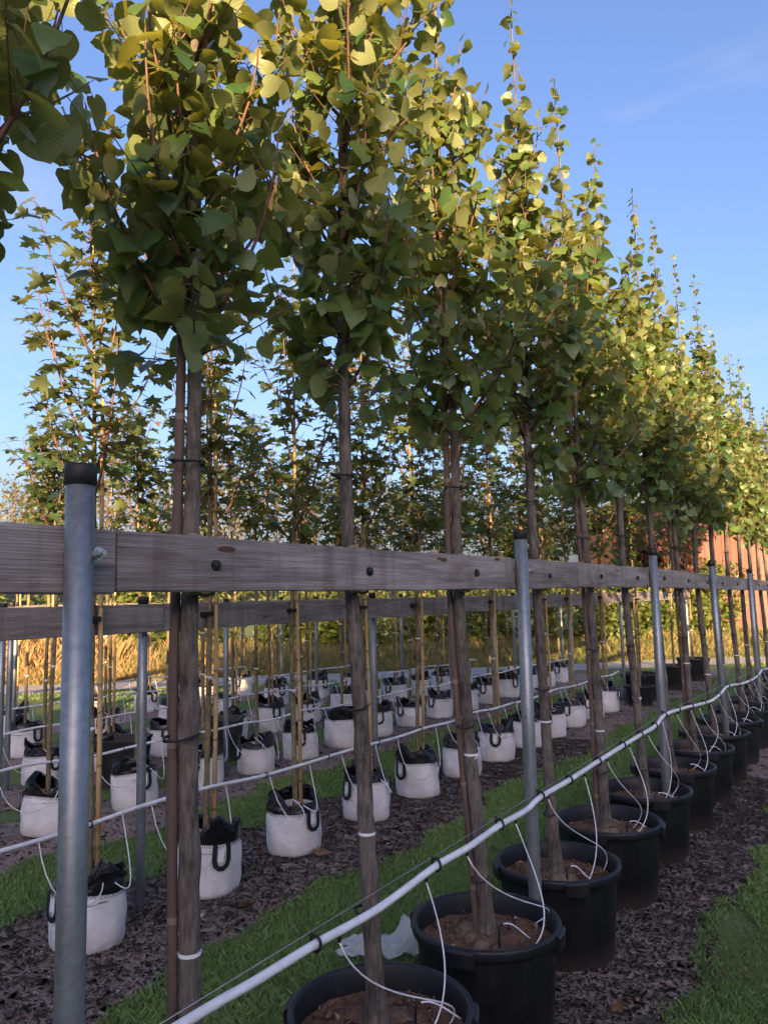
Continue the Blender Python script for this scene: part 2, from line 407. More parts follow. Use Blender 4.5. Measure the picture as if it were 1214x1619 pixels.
mm = m_mulch()
for i, (a, b) in enumerate(BEDS):
    y1 = 30 if i == 0 else y_end((a + b) / 2) + 0.35
    ys = np.arange(-4.0, y1, 0.09); L, Rr = bed_edge(i, 0, ys), bed_edge(i, 1, ys)
    V = []; Fc = []
    nx = 13
    for j, y in enumerate(ys):
        for q in range(nx):
            t = q / (nx - 1); x = L[j] * (1 - t) + Rr[j] * t
            hgt = float(bed_h(np.float64(t), x, y))
            V.append((x, y, hgt))
    for j in range(len(ys) - 1):
        for q in range(nx - 1):
            o = j * nx + q; Fc.append((o, o + 1, o + nx + 1, o + nx))
    bm_ = MB(); bm_.add(V, Fc)
    tag(bm_.build('mulch_bed', mm), kind='structure')

# gravel path
pd = np.array([0.724, 0.69]); pn = np.array([-0.69, 0.724]); pc = pn * 16.15
V = []; Fc = []
for j, s in enumerate(np.arange(-60, 61, 0.5)):
    for w in (-0.72 + 0.06 * math.sin(s * 1.9), 0.72 + 0.07 * math.sin(s * 1.3 + 2)):
        p = pc + pd * s + pn * w; V.append((p[0], p[1], 0.006))
    if j:
        Fc.append((2 * j - 2, 2 * j, 2 * j + 1, 2 * j - 1))
pth = MB(); pth.add(V, Fc); po = tag(pth.build('gravel_path', m_path()), kind='structure')
if po.data.polygons[0].normal.z < 0:
    po.data.flip_normals()


def attr_mesh(name, V, tris, rnd_v, m, uv=None, smooth=False):
    """fast triangle mesh from arrays with a per-vertex random value and optional UVs"""
    me = bpy.data.meshes.new(name); nv, nt = len(V), len(tris)
    me.vertices.add(nv); me.vertices.foreach_set('co', np.ascontiguousarray(V, dtype=np.float32).ravel())
    me.loops.add(nt * 3); me.loops.foreach_set('vertex_index', np.ascontiguousarray(tris, dtype=np.int32).ravel())
    me.polygons.add(nt); me.polygons.foreach_set('loop_start', np.arange(0, nt * 3, 3, dtype=np.int32))
    me.polygons.foreach_set('loop_total', np.full(nt, 3, dtype=np.int32))
    if smooth:
        me.polygons.foreach_set('use_smooth', np.ones(nt, bool))
    a = me.attributes.new('rnd', 'FLOAT', 'POINT'); a.data.foreach_set('value', np.ascontiguousarray(rnd_v, dtype=np.float32))
    if uv is not None:
        l = me.uv_layers.new(name='UVMap'); l.data.foreach_set('uv', np.ascontiguousarray(uv[tris.ravel()], dtype=np.float32).ravel())
    me.materials.append(m); me.update(); me.validate()
    return me


def blades(x, y, h, w, lean, m, name, z=0.0, rv=None):
    n = len(x); a = rng.uniform(0, 2 * math.pi, n); b = rng.uniform(0, 2 * math.pi, n)
    dx, dy = np.cos(a) * w / 2, np.sin(a) * w / 2; lx, ly = np.cos(b) * lean * h, np.sin(b) * lean * h
    zz = np.full(n, z)
    P = np.stack([np.stack([x - dx, y - dy, zz], 1), np.stack([x + dx, y + dy, zz], 1),
                  np.stack([x + dx * 0.8 + lx * 0.35, y + dy * 0.8 + ly * 0.35, zz + h * 0.6], 1), np.stack([x + lx, y + ly, zz + h], 1)], 1).reshape(-1, 3)
    o = (np.arange(n) * 4)[:, None]
    T = np.concatenate([o + np.array([[0, 1, 2]]), o + np.array([[0, 2, 3]])], 0)
    if rv is None:
        rv = rng.uniform(0, 1, n)
    return link(name, attr_mesh(name, P, T, np.repeat(rv, 4), m))


def cam_cull(x, y, margin=90):
    px, py, z = project(np.stack([x, y, np.zeros_like(x)], 1))
    return (z > 0.5) & (px > -margin) & (px < W_PX + margin) & (py < H_PX + 3 * margin)


# lawn grass: dense near the viewer, thinning with distance
def scatter(n, x0, x1, y0, y1):
    return rng.uniform(x0, x1, n), rng.uniform(y0, y1, n)


X, Y = [], []
for (n, x0, x1, y0, y1) in [(80000, -2.95, -1.75, 1.8, 6.5), (75000, -0.9, 0.25, 2.4, 6.5), (20000, -2.95, -1.75, 6.5, 11), (45000, -4.9, -3.8, 1.8, 8.0), (20000, -0.9, 1.2, 6, 11), (80000, -8.5, 1.5, 4.5, 12.0), (70000, -15, 2.5, 8.0, 22.0)]:
    x, y = scatter(n, x0, x1, y0, y1); k = cam_cull(x, y) & ~in_bed(x, y, -0.03) & (np.abs(qline(x, y) - 16.15) > 0.7); X.append(x[k]); Y.append(y[k])
X = np.concatenate(X); Y = np.concatenate(Y)
patch = 0.5 + 0.5 * np.sin(X * 3.1 + 1.3 * np.sin(Y * 1.7)) * np.sin(Y * 2.3 + 1.1 * np.sin(X * 2.9))
right = X > -0.85
bare = right & ((X < -0.80 + 0.10 * np.sin(Y * 3.3) + 0.06 * np.sin(Y * 7.9))  | ((patch < 0.16) & (rng.uniform(0, 1, len(X)) < 0.55)))
keep = ~bare | (rng.uniform(0, 1, len(X)) < 0.10)
X, Y, patch = X[keep], Y[keep], patch[keep]
dist = np.hypot(X, Y)
tag(blades(X, Y, rng.uniform(0.012, 0.040, len(X)) * (0.75 + 0.5 * patch), 0.0028 + 0.0008 * dist, rng.uniform(0.2, 1.1, len(X)), M['grass'], 'lawn_grass',
           rv=np.clip(0.5 * patch + rng.uniform(0, 0.45, len(X)) + (rng.uniform(0, 1, len(X)) > 0.955 - 0.06 * (patch > 0.7)) * 0.45, 0, 1)),
    'short green mown grass growing between the tree rows', 'grass', kind='stuff')
x, y = scatter(26000, -1.2, 0.9, 1.6, 12.0)
ed = np.abs(x + 0.74 - 0.10 * np.sin(y * 3.3)); k = cam_cull(x, y) & (rng.uniform(0, 1, len(x)) < np.exp(-(ed / 0.17) ** 2))
x, y = x[k], y[k]
x2, y2 = scatter(9000, -2.15, -1.7, 1.8, 9.0); x3, y3 = scatter(16000, -0.9, 0.3, 2.2, 8.0)
p3 = 0.5 + 0.5 * np.sin(x3 * 3.1 + 1.3 * np.sin(y3 * 1.7)) * np.sin(y3 * 2.3 + 1.1 * np.sin(x3 * 2.9)); k3 = p3 < 0.3
x2 = np.r_[x2, x3[k3]]; y2 = np.r_[y2, y3[k3]]; k = cam_cull(x2, y2); x = np.r_[x, x2[k]]; y = np.r_[y, y2[k]]
tag(blades(x, y, rng.uniform(0.006, 0.018, len(x)), 0.003, rng.uniform(0.6, 2.4, len(x)), M['straw'], 'dry_straw', 0.006),
    'dry straw-coloured grass along the edge of the bark mulch', 'straw', kind='stuff')

# bark chips
X, Y = [], []
for (n, x0, x1, y0, y1) in [(80000, -1.95, -0.60, 1.5, 7.5), (12000, -1.95, -0.7, 6.0, 14), (80000, -4.1, -2.65, 1.5, 8.5), (14000, -4.1, -2.7, 8, 16), (16000, -5.8, -4.5, 2.5, 12), (12000, -7.1, -5.9, 3.5, 12)]:
    x, y = scatter(n, x0, x1, y0, y1); k = cam_cull(x, y) & in_bed(x, y, 0.07) & (qline(x, y) < 14.9); X.append(x[k]); Y.append(y[k])
X = np.concatenate(X); Y = np.concatenate(Y); n = len(X); dist = np.hypot(X, Y)
Ls = rng.lognormal(math.log(0.0140), 0.55, n) * (1 + 0.05 * dist); Ws = Ls * rng.uniform(0.15, 0.6, n)
a = rng.uniform(0, 2 * math.pi, n); tl = rng.normal(0, 0.16, n); C = np.stack([X, Y, ground_h(X, Y) + 0.002 + 0.009 * rng.uniform(0, 1, n)], 1)
D = np.stack([np.cos(a) * np.cos(tl), np.sin(a) * np.cos(tl), np.sin(tl)], 1); E_ = np.stack([-np.sin(a), np.cos(a), rng.normal(0, 0.14, n)], 1)
Z_ = np.array([0, 0, 1.0])[None] * (Ws * 0.12)[:, None]
P = np.stack([C - D * Ls[:, None] / 2, C + E_ * Ws[:, None] / 2 - Z_, C + D * Ls[:, None] / 2, C - E_ * Ws[:, None] / 2 + Z_], 1).reshape(-1, 3)
o = (np.arange(n) * 4)[:, None]
T = np.concatenate([o + np.array([[q]]).reshape(1, 3) for q in ([0, 1, 2], [0, 2, 3], [0, 3, 1], [1, 3, 2])], 0)
tag(link('bark_chips', attr_mesh('bark_chips', P, T, np.repeat(rng.uniform(0, 1, n), 4), M['chip'])),
    'dark brown bark chips covering the planting beds', 'bark chips', kind='stuff')

# tall dry meadow grass beyond the path
n = 120000; s = rng.uniform(-22, 16, n); q = 17.0 + 6.0 * rng.uniform(0, 1, n) ** 1.6
x = pc[0] * 0 + pd[0] * s + pn[0] * q; y = pd[1] * s + pn[1] * q
clump = 0.5 + 0.5 * np.sin(s * 1.9 + np.sin(q * 1.3) * 2) * np.sin(s * 0.7 + q)
k = cam_cull(x, y, 200) & (rng.uniform(0, 1, n) < 0.35 + 0.65 * clump + 0.3 * (s < 0)); x, y, s, q, clump = x[k], y[k], s[k], q[k], clump[k]
hh = (0.25 + 0.75 * np.clip((q - 17) / 1.6, 0, 1)) * rng.uniform(0.5, 1.0, len(x)) * (0.75 + 0.45 * clump) * np.clip(0.62 - 0.09 * s, 0.55, 1.15)
tag(blades(x, y, hh, 0.012, rng.uniform(0.1, 0.6, len(x)), M['dry'], 'meadow_grass', rv=np.clip(rng.uniform(-0.1, 0.6, len(x)) + 0.42 * np.clip((1 - s) / 5, 0, 1) + 0.35 * clump - 0.2, 0, 1)),
    'tall golden dry meadow grass beyond the gravel path', 'meadow grass', kind='stuff')


# ------------------------------------------------------------------ posts, boards
def post(y, x, h, label, group, bolt_z=None, lean=0.0, rad=0.0272, near=True):
    t = thing('steel_post', (x, y, 0), label, 'post', group)
    n = 24 if near else 12
    pb = MB(); pb.tube([(0, 0, -0.3), (0, 0, 0.5), (0, lean * 0.5, 1.0), (0, lean, h)], rad, n); pb.build('tube', M['galv'], t)
    cp = MB(); cp.lathe([(rad + 0.001, h - 0.028), (rad + 0.004, h - 0.026), (rad + 0.004, h + 0.008), (rad + 0.001, h + 0.013), (rad * 0.8, h + 0.014), (0.0005, h + 0.014)], n, (0, lean, 0)); cp.build('cap', M['black'], t)
    if bolt_z:
        b = MB(); d = 1
        a0 = R(-8)
        ux, uy = math.cos(a0), math.sin(a0)
        px_, py_ = rad * 0.92, 0.024
        b.tube([(px_ - 0.014, py_ + lean * 0.9, bolt_z), (px_ + 0.004, py_ + lean * 0.9, bolt_z)], 0.0125, 16)
        b.tube([(px_ + 0.004, py_ + lean * 0.9, bolt_z), (px_ + 0.014, py_ + lean * 0.9, bolt_z)], 0.0095, 6)
        b.tube([(px_ + 0.014, py_ + lean * 0.9, bolt_z), (px_ + 0.021, py_ + lean * 0.9, bolt_z)], 0.0055, 10)
        b.build('bolt', M['bolt'], t, False)
    return t


def board_mesh(L, Hh, Th, seed):
    """plank along +Y from 0 to L, centred on z and x, with slightly uneven, rounded edges"""
    r_ = np.random.default_rng(seed); nseg = max(4, int(L / 0.06)); V = []; Fc = []
    ph = r_.uniform(0, 6, 6); bev = 0.0035
    cs = [(-Th / 2 + bev, -Hh / 2), (Th / 2 - bev, -Hh / 2), (Th / 2, -Hh / 2 + bev), (Th / 2, Hh / 2 - bev), (Th / 2 - bev, Hh / 2), (-Th / 2 + bev, Hh / 2), (-Th / 2, Hh / 2 - bev), (-Th / 2, -Hh / 2 + bev)]
    for j in range(nseg + 1):
        y = L * j / nseg
        dz_t = 0.0016 * math.sin(3.1 * y + ph[0]) + 0.0012 * math.sin(11 * y + ph[1]) + r_.normal(0, 0.0004)
        dz_b = 0.0016 * math.sin(2.7 * y + ph[2]) + 0.0012 * math.sin(13 * y + ph[3]) + r_.normal(0, 0.0004)
        dx = 0.002 * math.sin(1.9 * y + ph[4])
        for (a, b) in cs:
            V.append((a + dx, y, b + (dz_t if b > 0 else dz_b)))
    for j in range(nseg):
        for i in range(8):
            Fc.append((j * 8 + i, j * 8 + (i + 1) % 8, (j + 1) * 8 + (i + 1) % 8, (j + 1) * 8 + i))
    Fc.append(tuple(range(8))); Fc.append(tuple(nseg * 8 + i for i in range(7, -1, -1)))
    b = MB(); b.add(V, Fc); return b


def rail(name, y0, y1, x, z0, z1, Hh, Th, label, group, seed, plugs=(), splice=None):
    t = thing(name, (x, y0, (z0 + z1) / 2), label, 'rail', group)
    L = y1 - y0; bd = board_mesh(L, Hh, Th, seed).build('board', M['board'], t, False)
    bd.location = (0, 0, (z0 - z1) / 2); bd.rotation_euler = (math.atan2(z1 - z0, L), 0, 0)
    for yp in plugs:
        zz = (yp - y0) / L * (z1 - z0) - (z1 - z0) / 2
        k = MB(); jy = random.uniform(-.004, .004)
        k.lathe([(0.0005, 0.011), (0.007, 0.0105), (0.0125, 0.006), (0.0145, 0.0), (0.0145, -0.01)], 9)
        k.v = [(z_ + Th / 2 + 0.002, y_ * random.uniform(.9, 1.1) + yp - y0, x_ * random.uniform(.9, 1.1) + zz - 0.004 + jy) for (x_, y_, z_) in k.v]
        k.build('strap_plug', M['black'], t, False)
    if splice is not None:
        sp = board_mesh(splice[1] - splice[0], Hh * 0.985, 0.018, seed + 50).build('splice_board', M['board'], t, False)
        sp.location = (Th / 2 + 0.011, splice[0] - y0, (splice[0] - y0) / L * (z1 - z0) - (z1 - z0) / 2 + 0.001)
    return t


P1X = -1.32
POST1_Y = [0.932, 3.10, 5.31, 7.49, 9.62, 11.8]
for i, y in enumerate(POST1_Y):
    post(y, P1X, 1.917 - (0.0 if i < 3 else 0.03 * (i - 2)), f'galvanised steel post with black cap, {ORD[i]} in the front row from the left', 'posts of the front row', 1.755 - (0 if i < 3 else 0.022 * (i - 2)), 0.0 if i < 3 else -0.16 if i == 3 else -0.1)
TRUNK1 = [0.61, 1.323, 1.975, 2.717, 3.50, 4.279, 5.02, 5.72, 6.5, 7.25, 8.0, 8.85, 9.62, 10.4, 11.15, 11.9, 12.65, 13.4]
RB = [(-1.30, 1.742), (0.932 + 0.11, 1.742), (3.10 - 0.03, 1.742), (5.31 - 0.03, 1.744), (7.49 - 0.16, 1.720), (9.62 - 0.1, 1.698), (11.8 - 0.1, 1.675), (14.2, 1.65)]
for i in range(len(RB) - 1):
    y0, z0 = RB[i]; y1, z1 = RB[i + 1]
    y0 += 0.002; y1 -= 0.002
    plugs = [t - 0.03 + 0.065 * (0.5 if i < 2 else 0.3) for t in TRUNK1 if y0 + 0.05 < t < y1 - 0.05]
    spl = None
    rail('timber_rail', y0, y1, P1X - 0.0272 - 0.019, z0, z1, 0.1305, 0.034, f'weathered grey timber rail of the front row, {ORD[i]} length from the left', 'rails of the front row', 11 + i, plugs, spl)


# ------------------------------------------------------------------ leaves
def leaf_template(kind, r_):
    if kind == 'linden':
        mid = [(0, 0.0), (0, 0.22), (0, 0.48), (0, 0.75), (0, 1.03)]
        out = [(0.15, -0.12), (0.34, -0.13), (0.50, -0.02), (0.565, 0.18), (0.545, 0.38), (0.455, 0.58), (0.31, 0.755), (0.145, 0.89)]
        tr = [(0, 5, 6), (0, 6, 7), (0, 7, 1), (1, 7, 8), (1, 8, 2), (2, 8, 9), (2, 9, 10), (2, 10, 3), (3, 10, 11), (3, 11, 12), (3, 12, 4)]
    elif kind == 'maple':
        mid = [(0, 0.0), (0, 0.36), (0, 0.70), (0, 1.08)]
        out = [(0.20, -0.06), (0.46, -0.12), (0.32, 0.13), (0.74, 0.30), (0.48, 0.42), (0.66, 0.66), (0.20, 0.52), (0.26, 0.78), (0.08, 0.88)]
        tr = [(0, 4, 5), (0, 5, 6), (0, 6, 1), (1, 6, 8), (6, 7, 8), (8, 9, 10), (1, 8, 10), (1, 10, 2), (2, 10, 11), (2, 11, 12), (2, 12, 3)]
    else:
        mid = [(0, 0.0), (0, 0.35), (0, 0.7), (0, 1.0)]
        out = [(0.17, 0.12), (0.27, 0.38), (0.22, 0.68)]
        tr = [(0, 4, 1), (4, 5, 1), (1, 5, 2), (5, 6, 2), (2, 6, 3)]
    nm, no = len(mid), len(out)
    pts = mid + out + [(-x, y) for x, y in out]
    P = np.array([(x, y, 0.0) for x, y in pts]); uv = P[:, :2].copy()
    jit = r_.normal(0, 0.016, (len(P), 2)); jit[:nm] *= 0.3; P[:, :2] += jit
    fold = r_.uniform(0.0, 0.30); droop = r_.uniform(0.08, 0.55); cup = r_.uniform(-0.25, 0.45); tw = r_.normal(0, 0.24)
    ax, yy = np.abs(P[:, 0]), P[:, 1]
    P[:, 2] = fold * ax - droop * yy ** 2 - cup * ax ** 2 * 1.5 + tw * P[:, 0] * yy + r_.normal(0, 0.016, len(P)) * (ax > 0.05)
    T = list(tr) + [tuple((i if i < nm else i + no) for i in (a, c, b)) for a, b, c in tr]
    T = np.array(T)
    e1 = P[T[:, 1]] - P[T[:, 0]]; e2 = P[T[:, 2]] - P[T[:, 0]]; nz = np.cross(e1, e2)[:, 2]
    T[nz < 0] = T[nz < 0][:, [0, 2, 1]]
    # petiole: a thin strip below the blade base, turned in depth so that it is never a flat card
    n0 = len(P); w = 0.016; pl = {'linden': 0.50, 'maple': 0.62}.get(kind, 0.22)
    pp = np.array([(-w, 0.02, 0), (w, 0.02, 0), (0, 0.02, -2 * w), (-w, -pl, 0.0), (w, -pl, 0.0), (0, -pl, -2 * w)])
    P = np.vstack([P, pp]); uv = np.vstack([uv, np.zeros((6, 2))])
    T = np.vstack([T, [(n0, n0 + 1, n0 + 4), (n0, n0 + 4, n0 + 3), (n0 + 1, n0 + 2, n0 + 5), (n0 + 1, n0 + 5, n0 + 4), (n0 + 2, n0, n0 + 3), (n0 + 2, n0 + 3, n0 + 5)]])
    P[:, 1] += pl                                   # origin at the foot of the petiole
    return P, T, uv


NT_ = 12
TPL = {k: [leaf_template(k, np.random.default_rng(100 + i)) for i in range(NT_)] for k in ('linden', 'maple', 'pear')}
LEAF_ME = {}
for k in ('linden', 'maple'):
    LEAF_ME[k] = [attr_mesh('leaf', P, T, np.zeros(len(P)), M[k], uv, True) for (P, T, uv) in TPL[k]]


def merge_leaves(kind, mats, idx, r_, material=None):
    """mats (n,3,4) transforms -> one mesh"""
    Vs, Ts, Us, Rs = [], [], [], []; off = 0
    for ti in range(NT_):
        sel = mats[idx == ti]
        if not len(sel):
            continue
        P, T, uv = TPL[kind][ti]; n = len(sel)
        V = np.einsum('nij,vj->nvi', sel[:, :, :3], P) + sel[:, None, :, 3]
        Vs.append(V.reshape(-1, 3)); Ts.append((T[None] + (np.arange(n) * len(P))[:, None, None]).reshape(-1, 3) + off)
        Us.append(np.tile(uv, (n, 1))); Rs.append(np.repeat(r_.uniform(0, 1, n), len(P))); off += n * len(P)
    return attr_mesh('crown', np.concatenate(Vs), np.concatenate(Ts), np.concatenate(Rs), M[material or kind], np.concatenate(Us), True)


def leaf_frames(P, Ydir, Nrm, size):
    Yd = Ydir / np.linalg.norm(Ydir, axis=1)[:, None]
    Nn = Nrm - Yd * (Nrm * Yd).sum(1)[:, None]; Nn /= np.linalg.norm(Nn, axis=1)[:, None] + 1e-9
    Xd = np.cross(Yd, Nn)
    Rm = np.stack([Xd, Yd, Nn], 2) * size[:, None, None]
    return np.concatenate([Rm, P[:, :, None]], 2)


def grow(kind, seed, path, crown_z, top_z, dens=1.0, spread=1.0):
    """branches and leaf transforms of one young tree. path(z) gives the stem centre in local coordinates"""
    r_ = np.random.default_rng(seed); br = []; LP, LY, LN, LS = [], [], [], []
    Hc = top_z - crown_z
    def put(p, d, outw, sz):
        # alternate leaves: petiole leaves the twig sideways, blade hangs outwards
        if kind == 'maple':
            yd = outw * 1.0 + np.array([0, 0, r_.normal(-0.12, 0.22)]); nn = np.array([0, 0, 1.0]) + r_.normal(0, 0.28, 3)
        elif kind == 'linden':
            yd = outw * r_.uniform(0.5, 1.0) + d * 0.15 + np.array([0, 0, r_.normal(-0.38, 0.40)]); nn = np.array([0, 0, 0.75]) + outw * 0.55 + r_.normal(0, 0.42, 3)
        else:
            yd = outw * 0.8 + d * 0.5 + np.array([0, 0, r_.normal(0.05, 0.35)]); nn = np.array([0, 0, 0.8]) + outw * 0.3 + r_.normal(0, 0.4, 3)
        LP.append(p); LY.append(yd); LN.append(nn); LS.append(sz)
    def leafy(pts, t0, step, s0, s1):
        seg = np.linalg.norm(np.diff(pts, axis=0), axis=1); cum = np.r_[0, np.cumsum(seg)]; Lt = cum[-1]
        u = t0 * Lt + r_.uniform(0, step); az = r_.uniform(0, 6.28)
        while u < Lt:
            i = min(np.searchsorted(cum, u, 'right') - 1, len(seg) - 1); f = (u - cum[i]) / (seg[i] + 1e-9)
            p = pts[i] * (1 - f) + pts[i + 1] * f; d = (pts[i + 1] - pts[i]) / (seg[i] + 1e-9)
            a = np.cross(d, [0, 0, 1.0]); a = a / np.linalg.norm(a) if np.linalg.norm(a) > 0.05 else np.array([1.0, 0, 0]); b = np.cross(d, a)
            sz = (s0 + (s1 - s0) * u / Lt) * r_.uniform(0.62, 1.28)
            if kind == 'maple':
                for q in (0, math.pi):
                    o_ = a * math.cos(az + q) + b * math.sin(az + q); o_ = o_ * [1, 1, 0.35]; put(p, d, o_ / (np.linalg.norm(o_) + 1e-6), sz)
                az += math.pi / 2 + r_.normal(0, 0.2); u += step * r_.uniform(0.8, 1.2)
            else:
                o_ = a * math.cos(az) + b * math.sin(az); put(p, d, o_, sz)
                az += math.pi * 0.9 + r_.normal(0, 0.5); u += step * r_.uniform(0.6, 1.35)
        if kind != 'maple':
            put(pts[-1], d, d, s1 * 0.8)
    par = {'linden': dict(nb=27, L0=0.60, L1=0.12, el0=38, el1=80, step=0.029, s0=0.068, s1=0.054, tw=4),
           'maple': dict(nb=13, L0=0.85, L1=0.28, el0=50, el1=87, step=0.072, s0=0.102, s1=0.066, tw=2),
           'pear': dict(nb=14, L0=0.8, L1=0.2, el0=42, el1=78, step=0.045, s0=0.070, s1=0.055, tw=3)}[kind]
    az = r_.uniform(0, 6.28); tmax = r_.uniform(0.48, 0.68)
    nb = int(par['nb'])
    for i in range(nb):
        t = ((i + r_.uniform(0, 0.7)) / nb) ** 1.15 * (tmax if kind == 'linden' else 0.7)
        z = crown_z + Hc * t; az += 2.4 + r_.normal(0, 0.35)
        L = (par['L0'] * (1 - t) + par['L1'] * t) * (r_.uniform(0.75, 1.15) if r_.uniform() > 0.12 else 1.35) * spread
        el0 = R(par['el0'] + r_.normal(0, 9) + 12 * t); el1 = R(min(86, par['el1'] + r_.normal(0, 8)))
        p = np.array(path(z)); pts = [p]; m = 8
        for j in range(m):
            e = el0 + (el1 - el0) * (j / (m - 1)) ** 0.8; a2 = az + r_.normal(0, 0.06)
            p = p + np.array([math.cos(a2) * math.cos(e), math.sin(a2) * math.cos(e), math.sin(e)]) * L / m; pts.append(p)
        pts = np.array(pts); r0 = 0.0040 + 0.0055 * L * (1 - 0.4 * t)
        br.append((pts, np.linspace(r0, 0.0018, len(pts))))
        leafy(pts, 0.16, par['step'] / dens, par['s0'], par['s1'])
        for q in range(par['tw']):
            if r_.uniform() < 0.15:
                continue
            j = int(r_.integers(1, m - 1)); b0 = pts[j]; d0 = pts[j + 1] - pts[j]; d0 /= np.linalg.norm(d0)
            sd = r_.normal(0, 1, 3); sd -= d0 * (sd @ d0); sd /= np.linalg.norm(sd); sd[2] = abs(sd[2]) * 0.5
            Lt = L * r_.uniform(0.22, 0.42); tp = [b0 + (d0 * 0.6 + sd * 0.7) * Lt * f + np.array([0, 0, 0.12 * Lt * f * f]) for f in np.linspace(0, 1, 5)]
            tp = np.array(tp); br.append((tp, np.linspace(0.0032, 0.0013, 5))); leafy(tp, 0.15, par['step'] / dens, par['s0'] * 0.95, par['s1'] * 0.9)
    # leader
    zs = np.linspace(crown_z + 0.35 * Hc, top_z, 24); ld = np.array([path(z) for z in zs]); leafy(ld, 0.05, par['step'] * 1.0, par['s0'] * 0.95, par['s1'] * 0.85)
    # short spurs low on the stem fill the crown base
    for q in range(int(46 * dens) if kind == 'linden' else 8):
        z = crown_z + Hc * r_.uniform(0.0, 1.0) ** 1.5 * 0.55 - 0.04 if kind == 'linden' else crown_z + Hc * r_.uniform(0, 0.45); a = r_.uniform(0, 6.28); d = np.array([math.cos(a), math.sin(a), r_.uniform(-0.2, 0.6)]); L = r_.uniform(0.08, 0.26)
        b0 = np.array(path(z)); tp = np.array([b0 + d * L * f + np.array([0, 0, 0.05 * f * f]) for f in np.linspace(0, 1, 4)])
        br.append((tp, np.linspace(0.003, 0.0012, 4))); leafy(tp, 0.3, par['step'] * 1.1, par['s0'], par['s1'])
    mats = leaf_frames(np.array(LP), np.array(LY), np.array(LN), np.array(LS))
    return br, mats, r_.integers(0, NT_, len(LP)), r_


def stem_path(p0, p1, p2, seed, wob=0.006):
    """bent stem through base, rail and top points (local)"""
    r_ = np.random.default_rng(seed); ph = r_.uniform(0, 6.28, 4); p0, p1, p2 = map(np.array, (p0, p1, p2))
    def f(z):
        if z < p1[2]:
            t = (z - p0[2]) / (p1[2] - p0[2]); c = p0 + (p1 - p0) * t
        else:
            t = (z - p1[2]) / (p2[2] - p1[2]); c = p1 + (p2 - p1) * t
        return np.array([c[0] + wob * math.sin(3.1 * z + ph[0]), c[1] + wob * math.sin(2.7 * z + ph[1]), z])
    return f


def trunk_mesh(path, z0, z1, r0, r1, rtop, crown_z, mat, seed, flare=True, sides=12, knots=10):
    r_ = np.random.default_rng(seed); zs = np.r_[np.linspace(z0, z0 + 0.25, 7), np.linspace(z0 + 0.3, crown_z, 46), np.linspace(crown_z + 0.1, z1, 18)]
    rad = []
    for z in zs:
        if z < crown_z:
            r = r0 + (r1 - r0) * (z - z0) / (crown_z - z0)
        else:
            r = r1 + (rtop - r1) * ((z - crown_z) / (z1 - crown_z)) ** 0.8
        if flare:
            r *= 1 + 1.0 * math.exp(-(z - z0) / 0.06)
        rad.append(r * (1 + r_.normal(0, 0.018)))
    b = MB(); P = np.array([path(z) for z in zs]); V, Fc = tube(P, rad, sides)
    V = np.array(V)
    n = sides
    # pruning scars: local swellings
    for q in range(knots):
        zk = r_.uniform(z0 + 0.2, crown_z + 0.3); ak = r_.uniform(0, 6.28); i0 = int(np.argmin(np.abs(zs - zk)))
        for i in range(max(0, i0 - 1), min(len(zs), i0 + 2)):
            for j in range(n):
                da = math.cos(2 * math.pi * j / n - ak)
                if da > 0.6:
                    c = P[i]; V[i * n + j] += (V[i * n + j] - c) * 0.34 * (da - 0.6) / 0.4 * (1.0 if i == i0 else 0.45)
    V += r_.normal(0, 1, V.shape) * 0.0009 * np.array([1, 1, 0.3]) * min(1.0, r0 / 0.02)
    b.add(V, Fc); return b


def band(path, z, r, hgt, mat_name, parent, name, tail=False, off=(0, 0)):
    b = MB(); c = path(z); n = 14
    b.lathe([(r, -hgt / 2), (r + 0.002, -hgt / 2), (r + 0.002, hgt / 2), (r, hgt / 2)], n, (c[0] + off[0], c[1] + off[1], z))
    if tail:
        b.box((c[0] + r + 0.004, c[1] - 0.006, z - 0.006), (0.0015, 0.034, hgt * 0.8), Matrix.Rotation(0.4, 3, 'X'))
    return b.build(name, M[mat_name], parent, False)


# pot and soil shapes shared by all big pots
def pot_profile(r, h):
    return [(0.001, 0.0), (r * 0.80, 0.0), (r * 0.83, 0.012), (r * 0.93, h - 0.05), (r * 0.935, h - 0.045), (r * 0.985, h - 0.04), (r * 0.995, h - 0.03), (r, h - 0.008), (r * 0.99, h), (r * 0.945, h + 0.001), (r * 0.925, h - 0.008), (r * 0.905, h - 0.08), (r * 0.88, h - 0.2)]


def tab_mesh(r, h, a0, half=0.17):
    b = MB(); n = 7; V = []; Fc = []
    sect = [(r * 0.955, h - 0.066), (r * 1.035, h - 0.060), (r * 1.045, h - 0.010), (r * 1.02, h - 0.002), (r * 0.975, h - 0.0005)]
    for i in range(n):
        a = a0 - half + 2 * half * i / (n - 1)
        for rr, z in sect:
            V.append((rr * math.cos(a), rr * math.sin(a), z))
    m = len(sect)
    for i in range(n - 1):
        for j in range(m):
            Fc.append((i * m + j, (i + 1) * m + j, (i + 1) * m + (j + 1) % m, i * m + (j + 1) % m))
    Fc += [tuple(range(m)), tuple((n - 1) * m + j for j in range(m - 1, -1, -1))]
    b.add(V, Fc); return b


